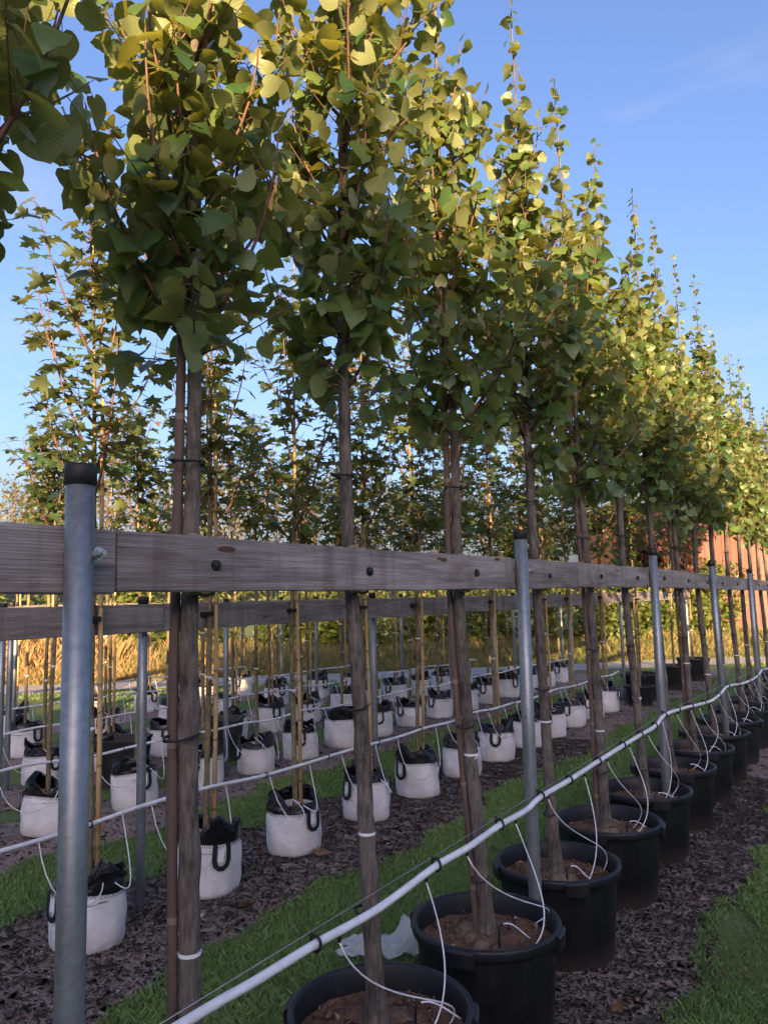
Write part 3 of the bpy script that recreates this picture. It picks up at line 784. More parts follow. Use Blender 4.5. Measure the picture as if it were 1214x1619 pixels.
def soil_mesh(r, z, mound, seed, n=44, m=16):
    r_ = np.random.default_rng(seed); ph = r_.uniform(0, 6.28, 8); V = [(0, 0, z + mound)]; Fc = []
    for i in range(1, m + 1):
        rr = r * i / m
        for j in range(n):
            a = 2 * math.pi * j / n; x, y = rr * math.cos(a), rr * math.sin(a)
            hh = mound * math.exp(-(rr / (r * 0.42)) ** 2) + 0.012 * math.sin(9 * x / r + ph[0]) * math.sin(8 * y / r + ph[1]) + 0.006 * math.sin(25 * x / r + ph[2]) * math.sin(23 * y / r + ph[3]) + r_.normal(0, 0.003)
            V.append((x, y, z + hh * (1 if i < m else 0.3)))
    for j in range(n):
        Fc.append((0, 1 + j, 1 + (j + 1) % n))
    for i in range(m - 1):
        for j in range(n):
            Fc.append((1 + i * n + j, 1 + (i + 1) * n + j, 1 + (i + 1) * n + (j + 1) % n, 1 + i * n + (j + 1) % n))
    b = MB(); b.add(V, Fc); return b


POT_R, POT_H = 0.285, 0.405
pot_me = MB().lathe(pot_profile(POT_R, POT_H), 48).mesh('pot', M['pot'])
tab_me = tab_mesh(POT_R, POT_H, 0.0).mesh('handle', M['pot'], False)
soil_me = [soil_mesh(POT_R * 0.91, 0.325, 0.035, s).mesh('soil', M['soil']) for s in range(4)]


_n = 420; _a = rng.uniform(0, 6.28, _n); _r = POT_R * 0.88 * np.sqrt(rng.uniform(0, 1, _n)); _l = rng.lognormal(math.log(0.007), 0.5, _n)
_c = np.stack([_r * np.cos(_a), _r * np.sin(_a), 0.327 + 0.035 * np.exp(-(_r / (POT_R * 0.91 * 0.42)) ** 2) + 0.006 * rng.uniform(0, 1, _n)], 1)
_P = (_c[:, None, :] + rng.normal(0, 0.55, (_n, 4, 3)) * _l[:, None, None]).reshape(-1, 3)
_T = np.concatenate([(np.arange(_n) * 4)[:, None] + np.array(q)[None] for q in ([0, 1, 2], [0, 2, 3], [0, 3, 1], [1, 3, 2])], 0)
M['crumb'] = m_blade('soil_crumb', [(0.0, (0.05, 0.03, 0.022)), (0.6, (0.17, 0.105, 0.07)), (0.95, (0.32, 0.22, 0.15)), (1.0, (0.5, 0.42, 0.3))], 0.95, 0, None)
crumb_me = attr_mesh('soil_crumbs', _P, _T, np.repeat(rng.uniform(0, 1, _n), 4), M['crumb'])


def big_pot(x, y, label, group, seed, scale=1.0, rz=None):
    t = thing('plant_pot', (x, y, 0.012), label, 'pot', group, rz if rz is not None else random.uniform(0, 6.28))
    t.scale = (scale, scale, scale)
    link('pot_wall', pot_me, t)
    for q in range(4):
        o = link('handle', tab_me, t); o.rotation_euler = (0, 0, q * math.pi / 2)
    link('soil', soil_me[seed % 4], t)
    o = link('soil_crumbs', crumb_me, t); o['kind'] = 'stuff'; o.rotation_euler = (0, 0, seed * 1.3)
    t.scale = (scale * random.uniform(.985, 1.02), scale * random.uniform(.985, 1.02), scale)
    return t


# ------------------------------------------------------------------ front row: lindens in black pots
POT1_Y = [0.56, 1.30, 2.07, 2.80, 3.56, 4.33, 5.09, 5.86, 6.62, 7.38, 8.14, 8.90, 9.66, 10.42, 11.18, 11.94, 12.70, 13.46]
TOP1 = [4.5, 4.85, 4.95, 4.80, 4.64, 4.74, 4.70, 4.62, 4.7, 4.66, 4.75, 4.45, 4.4, 4.5, 4.35, 4.45, 4.3, 4.4]
SOIL_Z = 0.337


def add_tree(kind, name, label, group, base, rail_pt, top, crown_z, seed, r0, r1, leaf_objs=0, branch_objs=False, bark='bark', dens=1.0, spread=1.0, sides=12, geo=None, flare=True, rz=0.0):
    """top-level tree with trunk, branches, crown and single leaves; geo re-uses a grown tree's meshes"""
    t = thing(name, base, label, 'tree', group, rz)
    b = np.array(base); p0 = np.array([0, 0, -0.02]); p1 = np.array(rail_pt) - b; p2 = np.array(top) - b
    if geo:
        for nm, me in geo['parts']:
            o = link(nm, me, t)
            if nm == 'crown':
                o['kind'] = 'stuff'
        return t, geo
    path = stem_path(p0, p1, p2, seed)
    parts = []
    tm = trunk_mesh(path, -0.02, p2[2], r0, r1, 0.0025, crown_z - b[2], bark, seed, flare, sides).mesh('trunk', M[bark]); link('trunk', tm, t); parts.append(('trunk', tm))
    br, mats, idx, r_ = grow(kind, seed, path, crown_z - b[2], p2[2], dens, spread)
    if branch_objs:
        for pts, rr in br:
            if len(pts) > 6:
                MB().tube(pts, rr, 6).build('branch', M['twig'], t)
        tw = MB()
        for pts, rr in br:
            if len(pts) <= 6:
                tw.tube(pts, rr, 4, False)
        o = tw.build('twigs', M['twig'], t); o['kind'] = 'stuff'
    else:
        tw = MB()
        for pts, rr in br:
            tw.tube(pts, rr, 4, False)
        me = tw.mesh('branches', M['twig']); link('branches', me, t); parts.append(('branches', me))
    chosen = np.zeros(len(mats), bool)
    if leaf_objs:
        wp = mats[:, :, 3] + b; px, py, z = project(wp)
        vis = (px > -20) & (px < W_PX + 20) & (py > -20) & (py < H_PX) & (z > 0.2)
        sc_ = np.where(vis, np.linalg.norm(mats[:, :, 1], axis=1) / np.maximum(z, 0.2), -1)
        order = np.argsort(-sc_)[:min(leaf_objs, len(mats) - 30)]; chosen[order] = sc_[order] > 0
    cm = merge_leaves(kind, mats[~chosen], idx[~chosen], r_); c = link('crown', cm, t); c['kind'] = 'stuff'; parts.append(('crown', cm))
    for i in np.nonzero(chosen)[0]:
        o = bpy.data.objects.new('leaf', LEAF_ME[kind][idx[i]]); o.parent = c
        m3 = mats[i]; o.matrix_basis = Matrix((tuple(m3[0]), tuple(m3[1]), tuple(m3[2]), (0, 0, 0, 1))); COL.objects.link(o)
    return t, dict(parts=parts, path=path)


for i, yb in enumerate(POT1_Y):
    nmb = ORD[i - 1] if i else None
    base = (-1.40, yb, SOIL_Z); tr = (-1.428, TRUNK1[i], 1.75)
    dy = TRUNK1[i] - yb
    top = (-1.44 + random.uniform(-.06, .06), TRUNK1[i] + dy * 0.5 + random.uniform(-.03, .05), TOP1[i])
    lab = 'linden tree just outside the left edge, only its leafy twigs hanging into view' if i == 0 else f'linden tree with thick trunk and round leaves, {nmb} of the front row from the left'
    t, gg = add_tree('linden', 'linden_tree', lab, 'linden trees of the front row', base, tr, top, 2.26 + random.uniform(-.05, .06), 300 + i,
                     0.0285, 0.0165, 300 if i <= 9 else 0, i <= 9, 'bark', 1.0 if i < 12 else 0.85, 1.05 if i == 0 else 1.0)
    path = gg['path']
    # root flare with earthy root ball lumps
    rb = MB(); rr_ = np.random.default_rng(i + 70)
    for q in range(4):
        a = rr_.uniform(0, 6.28); d = rr_.uniform(0.04, 0.085); r = rr_.uniform(0.035, 0.065)
        prof = [(0.001, r * 0.9), (r * 0.55, r * 0.75), (r * 0.9, r * 0.35), (r * 1.05, -0.02)]
        k = MB().lathe(prof, 9, (d * math.cos(a), d * math.sin(a), 0.0)); k.v = [(x + rr_.normal(0, .003), y + rr_.normal(0, .003), z + rr_.normal(0, .003)) for x, y, z in k.v]
        rb.add(k.v, k.f)
    rb.build('root_ball', M['rootball'], t)
    if i >= 1:
        zt = [1.02, 0.86, 0.95, 1.0][i % 4] - SOIL_Z + random.uniform(-.05, .05)
        band(path, zt, 0.0250, 0.008, 'label', t, 'plant_tag', i % 3 == 0)
        for zz in (2.02 + random.uniform(-.1, .1), 0.62 + random.uniform(-.1, .1), 1.25 + random.uniform(-.1, .1)):
            if i < 12:
                c = path(zz - SOIL_Z); e = MB(); n_ = 20
                pts = [(c[0] + 0.029 * math.cos(a), c[1] - 0.020 + 0.05 * math.sin(a), zz - SOIL_Z + 0.003 * math.sin(2 * a)) for a in np.linspace(0, 2 * math.pi, n_)]
                e.tube(pts, 0.0035, 6); e.build('tie', M['black'], t)
        # jute pad between stem and rail
        for zr in (1.807, 1.677):
            for q in range(1):
                e = MB(); c = path(zr - SOIL_Z); e.tube([(c[0] + 0.028 + 0.012 * q, c[1] + 0.085 * (f - 0.4), zr - SOIL_Z + 0.004 * (1 if zr > 1.7 else -1) + 0.004 * math.sin(7 * f + q)) for f in np.linspace(0, 1, 8)], 0.0052, 6); e.build('jute_pad', M['jute'], t)
    big_pot(-1.40, yb, f'large black plastic pot with brown soil, {ORD[i-1]} of the front row from the left' if i >= 2 else ('black plastic pot below the bottom left corner of the view' if i == 0 else 'black plastic pot of the leftmost front linden, below the picture edge'),
            'black pots of the front row', i, 1.0, R(-70 + random.uniform(-25, 25)))
    # stake tied to the left side of the stem
    if i >= 1:
        s = thing('stake', (-1.395, yb - 0.062, SOIL_Z), f'brown wooden stake beside the {ORD[i-1]} linden of the front row from the left', 'stake', 'stakes of the front row')
        side = -1
        pts = []
        for z in np.linspace(-0.12, 2.75 + random.uniform(-.2, .3), 26):
            c = path(max(z, 0)); dn = math.hypot(base[0], base[1]); ax_, ay_ = base[0] / dn, base[1] / dn; kb, kl = (0.004, 0.040) if i in (1, 3, 5, 8) else (0.031, 0.013); tp_ = 1 - 0.22 * z / 2.4; pts.append((c[0] + (ax_ * kb - ay_ * kl) * tp_ - 0.005, c[1] + (ay_ * kb + ax_ * kl) * tp_ + 0.062, z))
        b = MB(); rad = [0.0128 - 0.0012 * f + (0.0022 if q % 6 == 3 else 0) for q, f in enumerate(np.linspace(0, 1, 26))]
        b.tube(pts, rad, 10); b.build('cane', M['stake'], s)

# ------------------------------------------------------------------ front row irrigation hose
HOSE1 = [(0.4, .80), (1.16, .803), (1.365, .797), (1.595, .795), (1.881, .786), (2.208, .806), (2.427, .803), (2.682, .812), (2.917, .806), (3.084, .822), (3.421, .818), (3.825, .823), (4.441, .831), (4.926, .831), (5.172, .862), (5.704, .835), (6.577, .772), (7.05, .775), (7.439, .798), (8.2, .74), (8.896, .715), (9.3, .72), (9.62, .745), (10.4, .70), (11.8, .70), (13.5, .66)]
hx = P1X + 0.033 + 0.016
hose = thing('irrigation_hose', (hx, 0, 0), 'thick white irrigation hose clipped along the front row of black pots', 'hose', 'irrigation hoses')
hp = smooth_path([(0.003 * math.sin(3 * y), y, z) for y, z in HOSE1], 6)
MB().tube(hp, 0.0112, 12).build('pipe', M['hose'], hose)


def hose_z(y, P):
    return float(np.interp(y, P[:, 1], P[:, 2]))


for y in [1.595, 2.208, 2.682, 3.084, 3.42, 3.83, 4.25, 4.60, 4.926, 5.172, 5.55, 5.95, 6.4, 7.0, 7.45, 8.0, 8.6, 9.2, 9.65, 10.3, 11.0]:
    z = hose_z(y, hp); c = MB()
    n_ = 16
    c.tube([(0.0155 * math.cos(a), y, z + 0.002 + 0.0185 * math.sin(a)) for a in np.linspace(0, 2 * math.pi, n_)], 0.0042, 6)
    c.tube([(-0.012, y, z + 0.016), (-0.016, y, z + 0.028)], 0.005, 6)
    c.build('clip', M['black'], hose)
MB().tube([(-0.012, 0.4, .815), (-0.012, 3.10, .838), (-0.012, 5.31, .868), (-0.012, 7.45, .82), (-0.012, 9.62, .76), (-0.012, 13.5, .70)], 0.0014, 5).build('wire', M['wire'], hose)


def drip(parent, p0, p3, swing, n=18, r=0.0024, name='drip_tube'):
    p0 = np.array(p0); p3 = np.array(p3); d = p3 - p0
    p1 = p0 + np.array([0.02, 0.04, -0.22]) + np.array(swing) * 0.3; p2 = p3 + np.array(swing) + np.array([0, 0, 0.10])
    return MB().tube(bez(p0, p1, p2, p3, n), r, 6).build(name, M['white'], parent)


for i, yb in enumerate(POT1_Y):
    if yb < 1.6 or yb > 12.5:
        continue
    for q in range(2):
        y0 = yb - 0.36 + 0.40 * q + random.uniform(-.04, .04)
        z0 = hose_z(y0, hp) - 0.012
        pot = np.array([-1.40 - hx, yb, 0])
        f = MB(); f.tube([(0, y0, z0 + 0.006), (0, y0 + 0.001, z0 - 0.014)], [0.006, 0.004], 8); f.build('dripper', M['black'], hose)
        end = pot + np.array([random.uniform(0.08, 0.19), (0.12 if q == 0 else -0.02) + random.uniform(-.05, .08), 0.355])
        drip(hose, (0, y0, z0 - 0.012), end, (random.uniform(0.05, 0.14), random.uniform(0.03, 0.13), random.uniform(-0.02, .05)))
        # angled dripper stake standing in the soil with a short white tail
        if q:
            continue
        a = random.uniform(-1.2, 1.0); s0 = pot + np.array([0.10 * math.cos(a), 0.12 * math.sin(a), 0.0])
        zt = SOIL_Z + random.uniform(0.06, 0.10)
        k = MB(); k.tube([s0 + (0, 0, SOIL_Z - .02), s0 + (0, 0, zt - .008), s0 + (0.004, 0.004, zt), s0 + (0.014, 0.012, zt + 0.002)], 0.0035, 6); k.build('dripper_stake', M['black'], hose)
        e2 = s0 + np.array([random.uniform(0.07, 0.12), random.uniform(0.07, 0.14), SOIL_Z + 0.02])
        MB().tube(bez(s0 + (0.012, 0.010, zt + 0.002), s0 + (0.04, 0.04, zt + 0.012), e2 + (-0.03, -0.03, 0.03), e2, 10), 0.0028, 6).build('drip_tail', M['white'], hose)


# ------------------------------------------------------------------ planter bags
BAG_R, BAG_H = 0.181, 0.28


def bag_wall(seed, n=40, m=12):
    r_ = np.random.default_rng(seed); ph = r_.uniform(0, 6.28, 10); V = []; Fc = []
    for i in range(m + 1):
        t = i / m
        for j in range(n):
            a = 2 * math.pi * j / n
            r = BAG_R * (0.955 + 0.05 * math.sin(math.pi * min(1, t * 1.1)) ** 0.6) + 0.006 * math.sin(2 * a + ph[0]) + 0.004 * math.sin(3 * a + ph[1] + 2 * t) + 0.0045 * math.sin(6 * a + ph[2] + 5 * t) * math.sin(6 * t + ph[3]) + 0.003 * math.sin(11 * a + 9 * t + ph[4]) * math.sin(9 * t + ph[7]) - 0.010 * max(0, math.sin(a + ph[8])) ** 6 * math.sin(math.pi * t)
            if i == 0:
                r *= 0.965
            V.append((r * math.cos(a), r * math.sin(a), 0.004 + BAG_H * t + 0.006 * math.sin(a + ph[5]) * t + 0.004 * math.sin(3 * a + ph[6]) * t))
    for i in range(m):
        for j in range(n):
            Fc.append((i * n + j, i * n + (j + 1) % n, (i + 1) * n + (j + 1) % n, (i + 1) * n + j))
    Fc.append(tuple(range(n - 1, -1, -1)))
    b = MB(); b.add(V, Fc); return b, np.array(V[-n:])


def bag_collar(top, seed):
    r_ = np.random.default_rng(seed + 40); n = len(top); m = 9; ph = r_.uniform(0, 6.28, 10)
    a = np.arctan2(top[:, 1], top[:, 0]); hgt = 0.045 + 0.055 * (0.5 + 0.5 * np.sin(a + ph[0])) + 0.055 * np.clip(np.sin(2 * a + ph[1]), 0, 1) ** 1.5 + 0.02 * np.sin(5 * a + ph[2])
    fold = r_.uniform(0.15, 0.55)
    V = []; Fc = []
    rr0 = np.hypot(top[:, 0], top[:, 1])
    for i in range(m + 1):
        t = i / m
        for j in range(n):
            crm = 0.010 * t * math.sin(6 * a[j] + ph[3] + 4 * t) + 0.008 * t * math.sin(11 * a[j] + ph[4] - 6 * t) + r_.normal(0, 0.0025) * (t > 0)
            ins = 0.05 * t ** 1.3 * (0.6 + 0.6 * math.sin(a[j] + ph[5])) + 0.10 * max(0, t - 0.6) * (math.sin(3 * a[j] + ph[6]) > 0.2)
            r = rr0[j] * 0.992 - ins + crm
            # far end of the film folds over
            zz = hgt[j] * (math.sin(min(1, t * 1.25) * math.pi / 2) - fold * max(0, t - 0.7) * 1.6)
            V.append((r * math.cos(a[j]), r * math.sin(a[j]), top[j, 2] - 0.004 + zz + 0.004 * t * math.sin(8 * a[j] + ph[7])))
    for i in range(m):
        for j in range(n):
            Fc.append((i * n + j, i * n + (j + 1) % n, (i + 1) * n + (j + 1) % n, (i + 1) * n + j))
    b = MB(); b.add(V, Fc); return b


def strap(a0, r, z0):
    """flat webbing loop hanging down the outside of the bag"""
    path = np.array([(-0.036, 0.018), (-0.038, -0.02), (-0.040, -0.06), (-0.033, -0.088), (-0.016, -0.104), (0.008, -0.106), (0.030, -0.092), (0.040, -0.064), (0.039, -0.02), (0.037, 0.018)])
    T = np.gradient(path, axis=0); T /= np.linalg.norm(T, axis=1)[:, None]; Nn = np.stack([-T[:, 1], T[:, 0]], 1); w = 0.0125
    V = []; Fc = []
    for i, p in enumerate(path):
        for s in (-1, 1):
            q = p + Nn[i] * w * s
            for d in (0.003, 0.0075):
                rr = r + d + 0.006 * math.sin(math.pi * i / (len(path) - 1)); aa = a0 + q[0] / r
                V.append((rr * math.cos(aa), rr * math.sin(aa), z0 + q[1]))
    for i in range(len(path) - 1):
        o = i * 4; Fc += [(o, o + 2, o + 6, o + 4), (o + 1, o + 5, o + 7, o + 3), (o, o + 4, o + 5, o + 1), (o + 2, o + 3, o + 7, o + 6)]
    b = MB(); b.add(V, Fc)
    g_ = MB(); V = []
    for zz in (z0 - 0.012, z0 - 0.072):
        for tt in (-0.017, 0.017):
            for d in (0.004, 0.0055):
                aa = a0 + tt / r + (zz - z0) * 0.4; V.append(((r + d) * math.cos(aa), (r + d) * math.sin(aa), zz))
    g_.add(V, [(1, 3, 7, 5), (0, 4, 6, 2), (0, 1, 5, 4), (2, 6, 7, 3), (0, 2, 3, 1), (4, 5, 7, 6)])
    return b, g_


def stitches(top, n=90):
    b = MB(); m = len(top)
    for i in range(n):
        f = i / n * m; j = int(f); t = f - j; p = top[j] * (1 - t) + top[(j + 1) % m] * t; a = math.atan2(p[1], p[0])
        rot = Matrix.Rotation(a, 3, 'Z') @ Matrix.Rotation(0.35 if i % 2 else -0.35, 3, 'X')
        b.box((p[0] * 1.006, p[1] * 1.006, p[2] - 0.008), (0.0015, 0.0026, 0.016), rot)
    return b


BAGV = []
for s in range(9):
    w_, tp = bag_wall(s); h1, g1 = strap(0.0, BAG_R + 0.010, BAG_H - 0.002); st = stitches(tp)
    hem = MB().tube([(BAG_R * 0.945 * math.cos(a), BAG_R * 0.945 * math.sin(a), 0.008) for a in np.linspace(0, 2 * math.pi, 33)], 0.005, 5, False)
    BAGV.append(dict(wall=w_.mesh('bag_wall', M['bag']), collar=bag_collar(tp, s).mesh('collar', M['film'], s % 2 == 0), strap=h1.mesh('strap', M['black'], False), tagm=g1.mesh('strap_label', M['label'], False),
                     soil=soil_mesh(BAG_R * 0.97, BAG_H - 0.035, 0.02, s + 9, 24, 6).mesh('soil', M['soil']), stitch=st.mesh('stitching', M['stitch'], False), hem=hem.mesh('hem', M['stitch'])))


def bag(x, y, label, group, k, rz, scale=1.0, detail=True):
    t = thing('planter_bag', (x, y, 0.02), label, 'planter bag', group, rz); t.scale = (scale * random.uniform(.95, 1.06), scale * random.uniform(.95, 1.06), scale * random.uniform(.9, 1.06)); t.rotation_euler = (random.uniform(-.04, .04), random.uniform(-.04, .04), rz); v = BAGV[k % 9]
    link('bag_wall', v['wall'], t); link('collar', v['collar'], t); link('soil', v['soil'], t)
    for q in range(2):
        o = link('strap', v['strap'], t); o.rotation_euler = (0, 0, q * math.pi + 0.1 * q)
        if detail:
            link('strap_label', v['tagm'], o)
    if detail:
        link('stitching', v['stitch'], t); link('hem', v['hem'], t)
    return t


# ------------------------------------------------------------------ rows behind
ROWWORD = ['', 'second', 'third', 'fourth', 'fifth', 'sixth']
GEO = {}


def back_tree(row, i, x, y, kind, name, key_n, crown_z, top_z, r0, r1, leaf_objs=0, branch_objs=False, zb=0.29, dens=1.0):
    key = (kind, row if row < 3 else 3, i % key_n, leaf_objs > 0)
    adj = {'maple': 'maple', 'pear': 'ornamental pear'}[kind]
    lab = f'young {adj} tree with slender stem, {ORD[i]} of the {ROWWORD[row]} row from the left'
    if leaf_objs == 0 and key in GEO:
        t, g_ = add_tree(kind, name, lab, f'trees of the {ROWWORD[row]} row', (x, y, zb), None or (x, y, 1.55), (x, y, top_z), crown_z, 0, r0, r1, geo=GEO[key], rz=random.uniform(0, 6.28))
        s_ = random.uniform(0.93, 1.06); t.scale = (1, 1, s_)
    else:
        t, g_ = add_tree(kind, name, lab, f'trees of the {ROWWORD[row]} row', (x, y, zb), (x + random.uniform(-.02, .02), y + random.uniform(-.03, .03), 1.55),
                         (x + random.uniform(-.05, .05), y + random.uniform(-.05, .05), top_z), crown_z, 900 + row * 50 + i, r0, r1, leaf_objs, branch_objs, 'bark_young', dens, 1.0, 8, None, False)
        if leaf_objs == 0:
            GEO[key] = g_
    path = g_['path']
    band(path, 0.55 + random.uniform(0, 0.5), r0 * 1.02, 0.010, 'label', t, 'plant_tag', True)
    if row >= 2:
        band(path, 1.0 + random.uniform(0, 0.2), r0 * 1.0, 0.010, 'label', t, 'plant_tag', random.random() < 0.5)
    # black webbing tie that holds the stem to the rail
    e = MB(); e.box((-0.012, 0.0, 1.575 - zb), (0.075, 0.07, 0.024)); e.build('strap_tie', M['black'], t, False)
    return t, path


def back_row(row, x, ys, kind, name, hose_zv, rail_z, leafn, cane=True, bags=True, post_y=(), top=(3.7, 4.0), crown=2.05):
    W = ROWWORD[row]
    for i, y in enumerate(ys):
        near = i < leafn
        t, path = back_tree(row, i, x, y, kind, name, 7 if kind == 'maple' else 5, crown + random.uniform(-.06, .08), random.uniform(*top), 0.0175, 0.0135, 300 if near else 0, near)
        if cane:
            s = thing('bamboo_cane', (x + 0.028, y + 0.035, 0.26), f'yellow bamboo cane beside the {ORD[i]} tree of the {W} row from the left', 'cane', f'bamboo canes of the {W} row')
            c0 = path(1.2); MB().tube([(0, 0, 0), (c0[0] * .5, c0[1] * 0.5, 0.7), (c0[0] - 0.004, c0[1] - 0.004, 1.3), (c0[0] - 0.01, c0[1] - 0.012, 2.45 + random.uniform(-.3, .4))], [0.0135, 0.013, 0.012, 0.009], 8).build('culm', M['cane'], s)
            if i < 6:
                e = MB(); c = path(0.82); e.tube([(c0[0] * 0.6 - 0.016 + 0.033 * math.cos(a), c0[1] * 0.6 - 0.018 + 0.036 * math.sin(a), 0.85 + 0.004 * math.sin(3 * a)) for a in np.linspace(0, 6.28, 14)], 0.002, 5); e.build('tie', M['black'], s)
        if bags is True:
            bag(x, y, f'white fabric planter bag with black collar, {ORD[i]} of the {W} row from the left', f'planter bags of the {W} row', i * 3 + row, -0.9 + random.uniform(-1.0, 1.0) if i % 3 else random.uniform(0, 6.28), random.uniform(0.94, 1.04), row < 3 and i < 12 or row == 3 and i < 6)
        elif bags:
            pass
    for j, py in enumerate(post_y):
        post(py, x - 0.075, rail_z + 0.10, f'slim galvanised post, {ORD[j]} of the {W} row from the left', f'posts of the {W} row', None, 0.0, 0.025, False)
    yy = [post_y[0] - 2.25] + list(post_y)
    for j in range(len(yy) - 1):
        rail('timber_rail', yy[j] + 0.10 + 0.002, yy[j + 1] + 0.10 - 0.002, x - 0.045 + 0.012, rail_z - 0.004 * j, rail_z - 0.004 * (j + 1), 0.152, 0.028, f'weathered timber rail, {ORD[j]} length of the {W} row from the left', f'rails of the {W} row', 200 + row * 20 + j)
    # hose on the near side with clips and drip tubes
    hx2 = x + 0.10
    h = thing('irrigation_hose', (hx2, 0, 0), f'white irrigation hose strung along the {W} row', 'hose', 'irrigation hoses')
    y0, y1 = ys[0] - 1.6, ys[-1] + 0.5
    pts = []
    q = y0
    while q < y1:
        pts.append((0.004 * math.sin(5 * q), q, hose_zv - 0.010 * (q - y0) + random.uniform(-.018, .018))); q += random.uniform(0.35, 0.6)
    P = smooth_path(pts, 4); MB().tube(P, 0.0105, 8).build('pipe', M['hose'], h)
    for q in np.arange(y0 + 0.3, y1, 0.62):
        z = hose_z(q, P); MB().tube([(0.013 * math.cos(a), q, z + 0.016 * math.sin(a)) for a in np.linspace(0, 6.28, 10)], 0.004, 5).build('clip', M['black'], h)
    for i, y in enumerate(ys):
        for q in range(2):
            ya = y - 0.42 + 0.5 * q + random.uniform(-.1, .1); z = hose_z(ya, P) - 0.008
            sag = random.uniform(0.10, 0.30)
            end = np.array([x - hx2 + random.uniform(0.0, 0.1), y + random.uniform(-.1, .1), 0.36]); p0 = np.array([0, ya, z])
            MB().tube(bez(p0, p0 + (0.10, random.uniform(-.02, .10), -sag - 0.28), end + (random.uniform(0.2, 0.34), random.uniform(-.12, 0.05), -sag * 0.5 + 0.02), end, 16), 0.003, 5).build('drip_tube', M['white'], h)


back_row(1, -3.38, [2.47, 3.25, 4.03, 4.86, 5.62, 6.40, 7.12, 7.85, 8.53, 9.28, 9.97, 10.60], 'maple', 'maple_tree', 0.625, 1.570, 6, True, True, [2.85, 5.10, 7.32, 9.55, 11.8, 14.1, 16.3], (4.05, 4.35), 2.05)
back_row(2, -5.18, [3.45, 4.22, 4.95, 5.62, 6.30, 7.0, 7.72, 8.45, 9.2, 9.95, 10.7, 11.45, 12.2, 13.0, 13.75], 'maple', 'maple_tree', 0.55, 1.55, 0, False, True, [3.11, 5.3, 7.5, 9.7, 11.9, 14.1], (3.1, 3.5), 2.05)
back_row(3, -6.55, [4.3, 5.0, 5.75, 6.72, 7.35, 8.1, 8.9, 9.55, 10.25, 11.0, 11.75, 12.5], 'pear', 'pear_tree', 0.56, 1.56, 0, True, True, [4.0, 6.2, 8.4, 10.6, 12.8], (3.1, 3.75), 2.1)
back_row(4, -7.95, [5.0, 6.0, 7.05, 8.0, 9.1, 10.1, 11.0], 'pear', 'pear_tree', 0.56, 1.56, 0, False, True, [4.9, 7.1, 9.3, 11.4], (3.1, 3.75), 2.1)
back_row(5, -9.35, [5.7, 6.8, 7.8, 8.9, 9.8], 'pear', 'pear_tree', 0.56, 1.56, 0, True, True, [5.6, 7.8, 9.9], (3.1, 3.75), 2.1)

# black containers at the far end of the second row, with their trees
for j, (x, y, s_) in enumerate([(-3.12, 11.38, 0.72), (-3.28, 12.05, 0.98), (-3.12, 13.5, 0.98), (-3.10, 14.9, 1.0)]):
    big_pot(x, y, ['small black pot just past the last white bag of the second row', 'big black pot behind the small one at the end of the second row', 'big black pot, second from the far end of the second row', 'farthest big black pot of the second row beside the path'][j],
            'black pots ending the second row', j, s_, 0.4 * j)
    t, path = back_tree(1, 12 + j, x, y, 'maple', 'maple_tree', 7, 2.05, 3.85, 0.0175, 0.0135, 0, False, 0.30)
# square dark containers standing among the bags
for j, (x, y) in enumerate([(-5.95, 4.72), (-5.95, 5.95)]):
    t = thing('square_pot', (x, y, 0.004), ['square black pot on the grass behind the leftmost front posts', 'square black pot on the grass behind the leftmost front linden trunk'][j], 'pot', 'square black pots among the bags', 0.55)
    b = MB(); h, w0, w1 = 0.42, 0.15, 0.185
    pr = [(w0, 0), (w1, h - 0.03), (w1 + 0.008, h - 0.03), (w1 + 0.008, h), (w1 - 0.006, h), (w1 - 0.02, h - 0.10)]
    for r, z in pr:
        b.v += [(-r, -r, z), (r, -r, z), (r, r, z), (-r, r, z)]
    for i in range(len(pr) - 1):
        b.f += [(i * 4 + q, i * 4 + (q + 1) % 4, i * 4 + 4 + (q + 1) % 4, i * 4 + 4 + q) for q in range(4)]
    b.build('pot_wall', M['pot'], t, False)
    s_ = MB().add([(-.17, -.17, .35), (.17, -.17, .35), (.17, .17, .35), (-.17, .17, .35)], [(0, 1, 2, 3)]); s_.build('soil', M['soil'], t, False)

# ------------------------------------------------------------------ small things on the ground
k = NT('clear_film'); bs = k.n('BsdfPrincipled', {'Base Color': (0.75, 0.77, 0.78, 1), 'Roughness': 0.3}); tr = k.n('BsdfTransparent'); ml = k.n('MixShader', {0: 0.42, 1: tr.outputs[0], 2: bs.outputs[0]})
k.t.links.new(ml.outputs[0], k.out.inputs['Surface']); M['clear'] = k.m
b = MB(); nx, ny = 40, 24; r_ = np.random.default_rng(5)
for j in range(ny + 1):
    for i in range(nx + 1):
        u, v = i / nx, j / ny; x = (u - 0.5) * (0.40 + 0.06 * math.sin(9 * v)); y = (v - 0.5) * 0.22 * (0.55 + 0.35 * math.sin(math.pi * u) + 0.18 * math.sin(13 * u))
        hump = 0.14 * math.exp(-((u - 0.78) / 0.13) ** 2) * math.sin(math.pi * v) ** 1.2 + 0.045 * math.exp(-((u - 0.25) / 0.2) ** 2) * math.sin(math.pi * v) + 0.03 * abs(math.sin(11 * u + 7 * v)) * math.sin(math.pi * u) + 0.012 * abs(math.sin(19 * u - 13 * v)) + r_.normal(0, 0.0015)
        b.v.append((x + r_.normal(0, .002), y + r_.normal(0, .002), 0.03 + max(0, hump)))
for j in range(ny):
    for i in range(nx):
        o = j * (nx + 1) + i; b.f.append((o, o + 1, o + nx + 2, o + nx + 1))
ps = b.build('plastic_sheet', M['clear'], None, True); ps.location = (-2.08, 3.12, 0.0); ps.rotation_euler = (0, 0, 0.52)
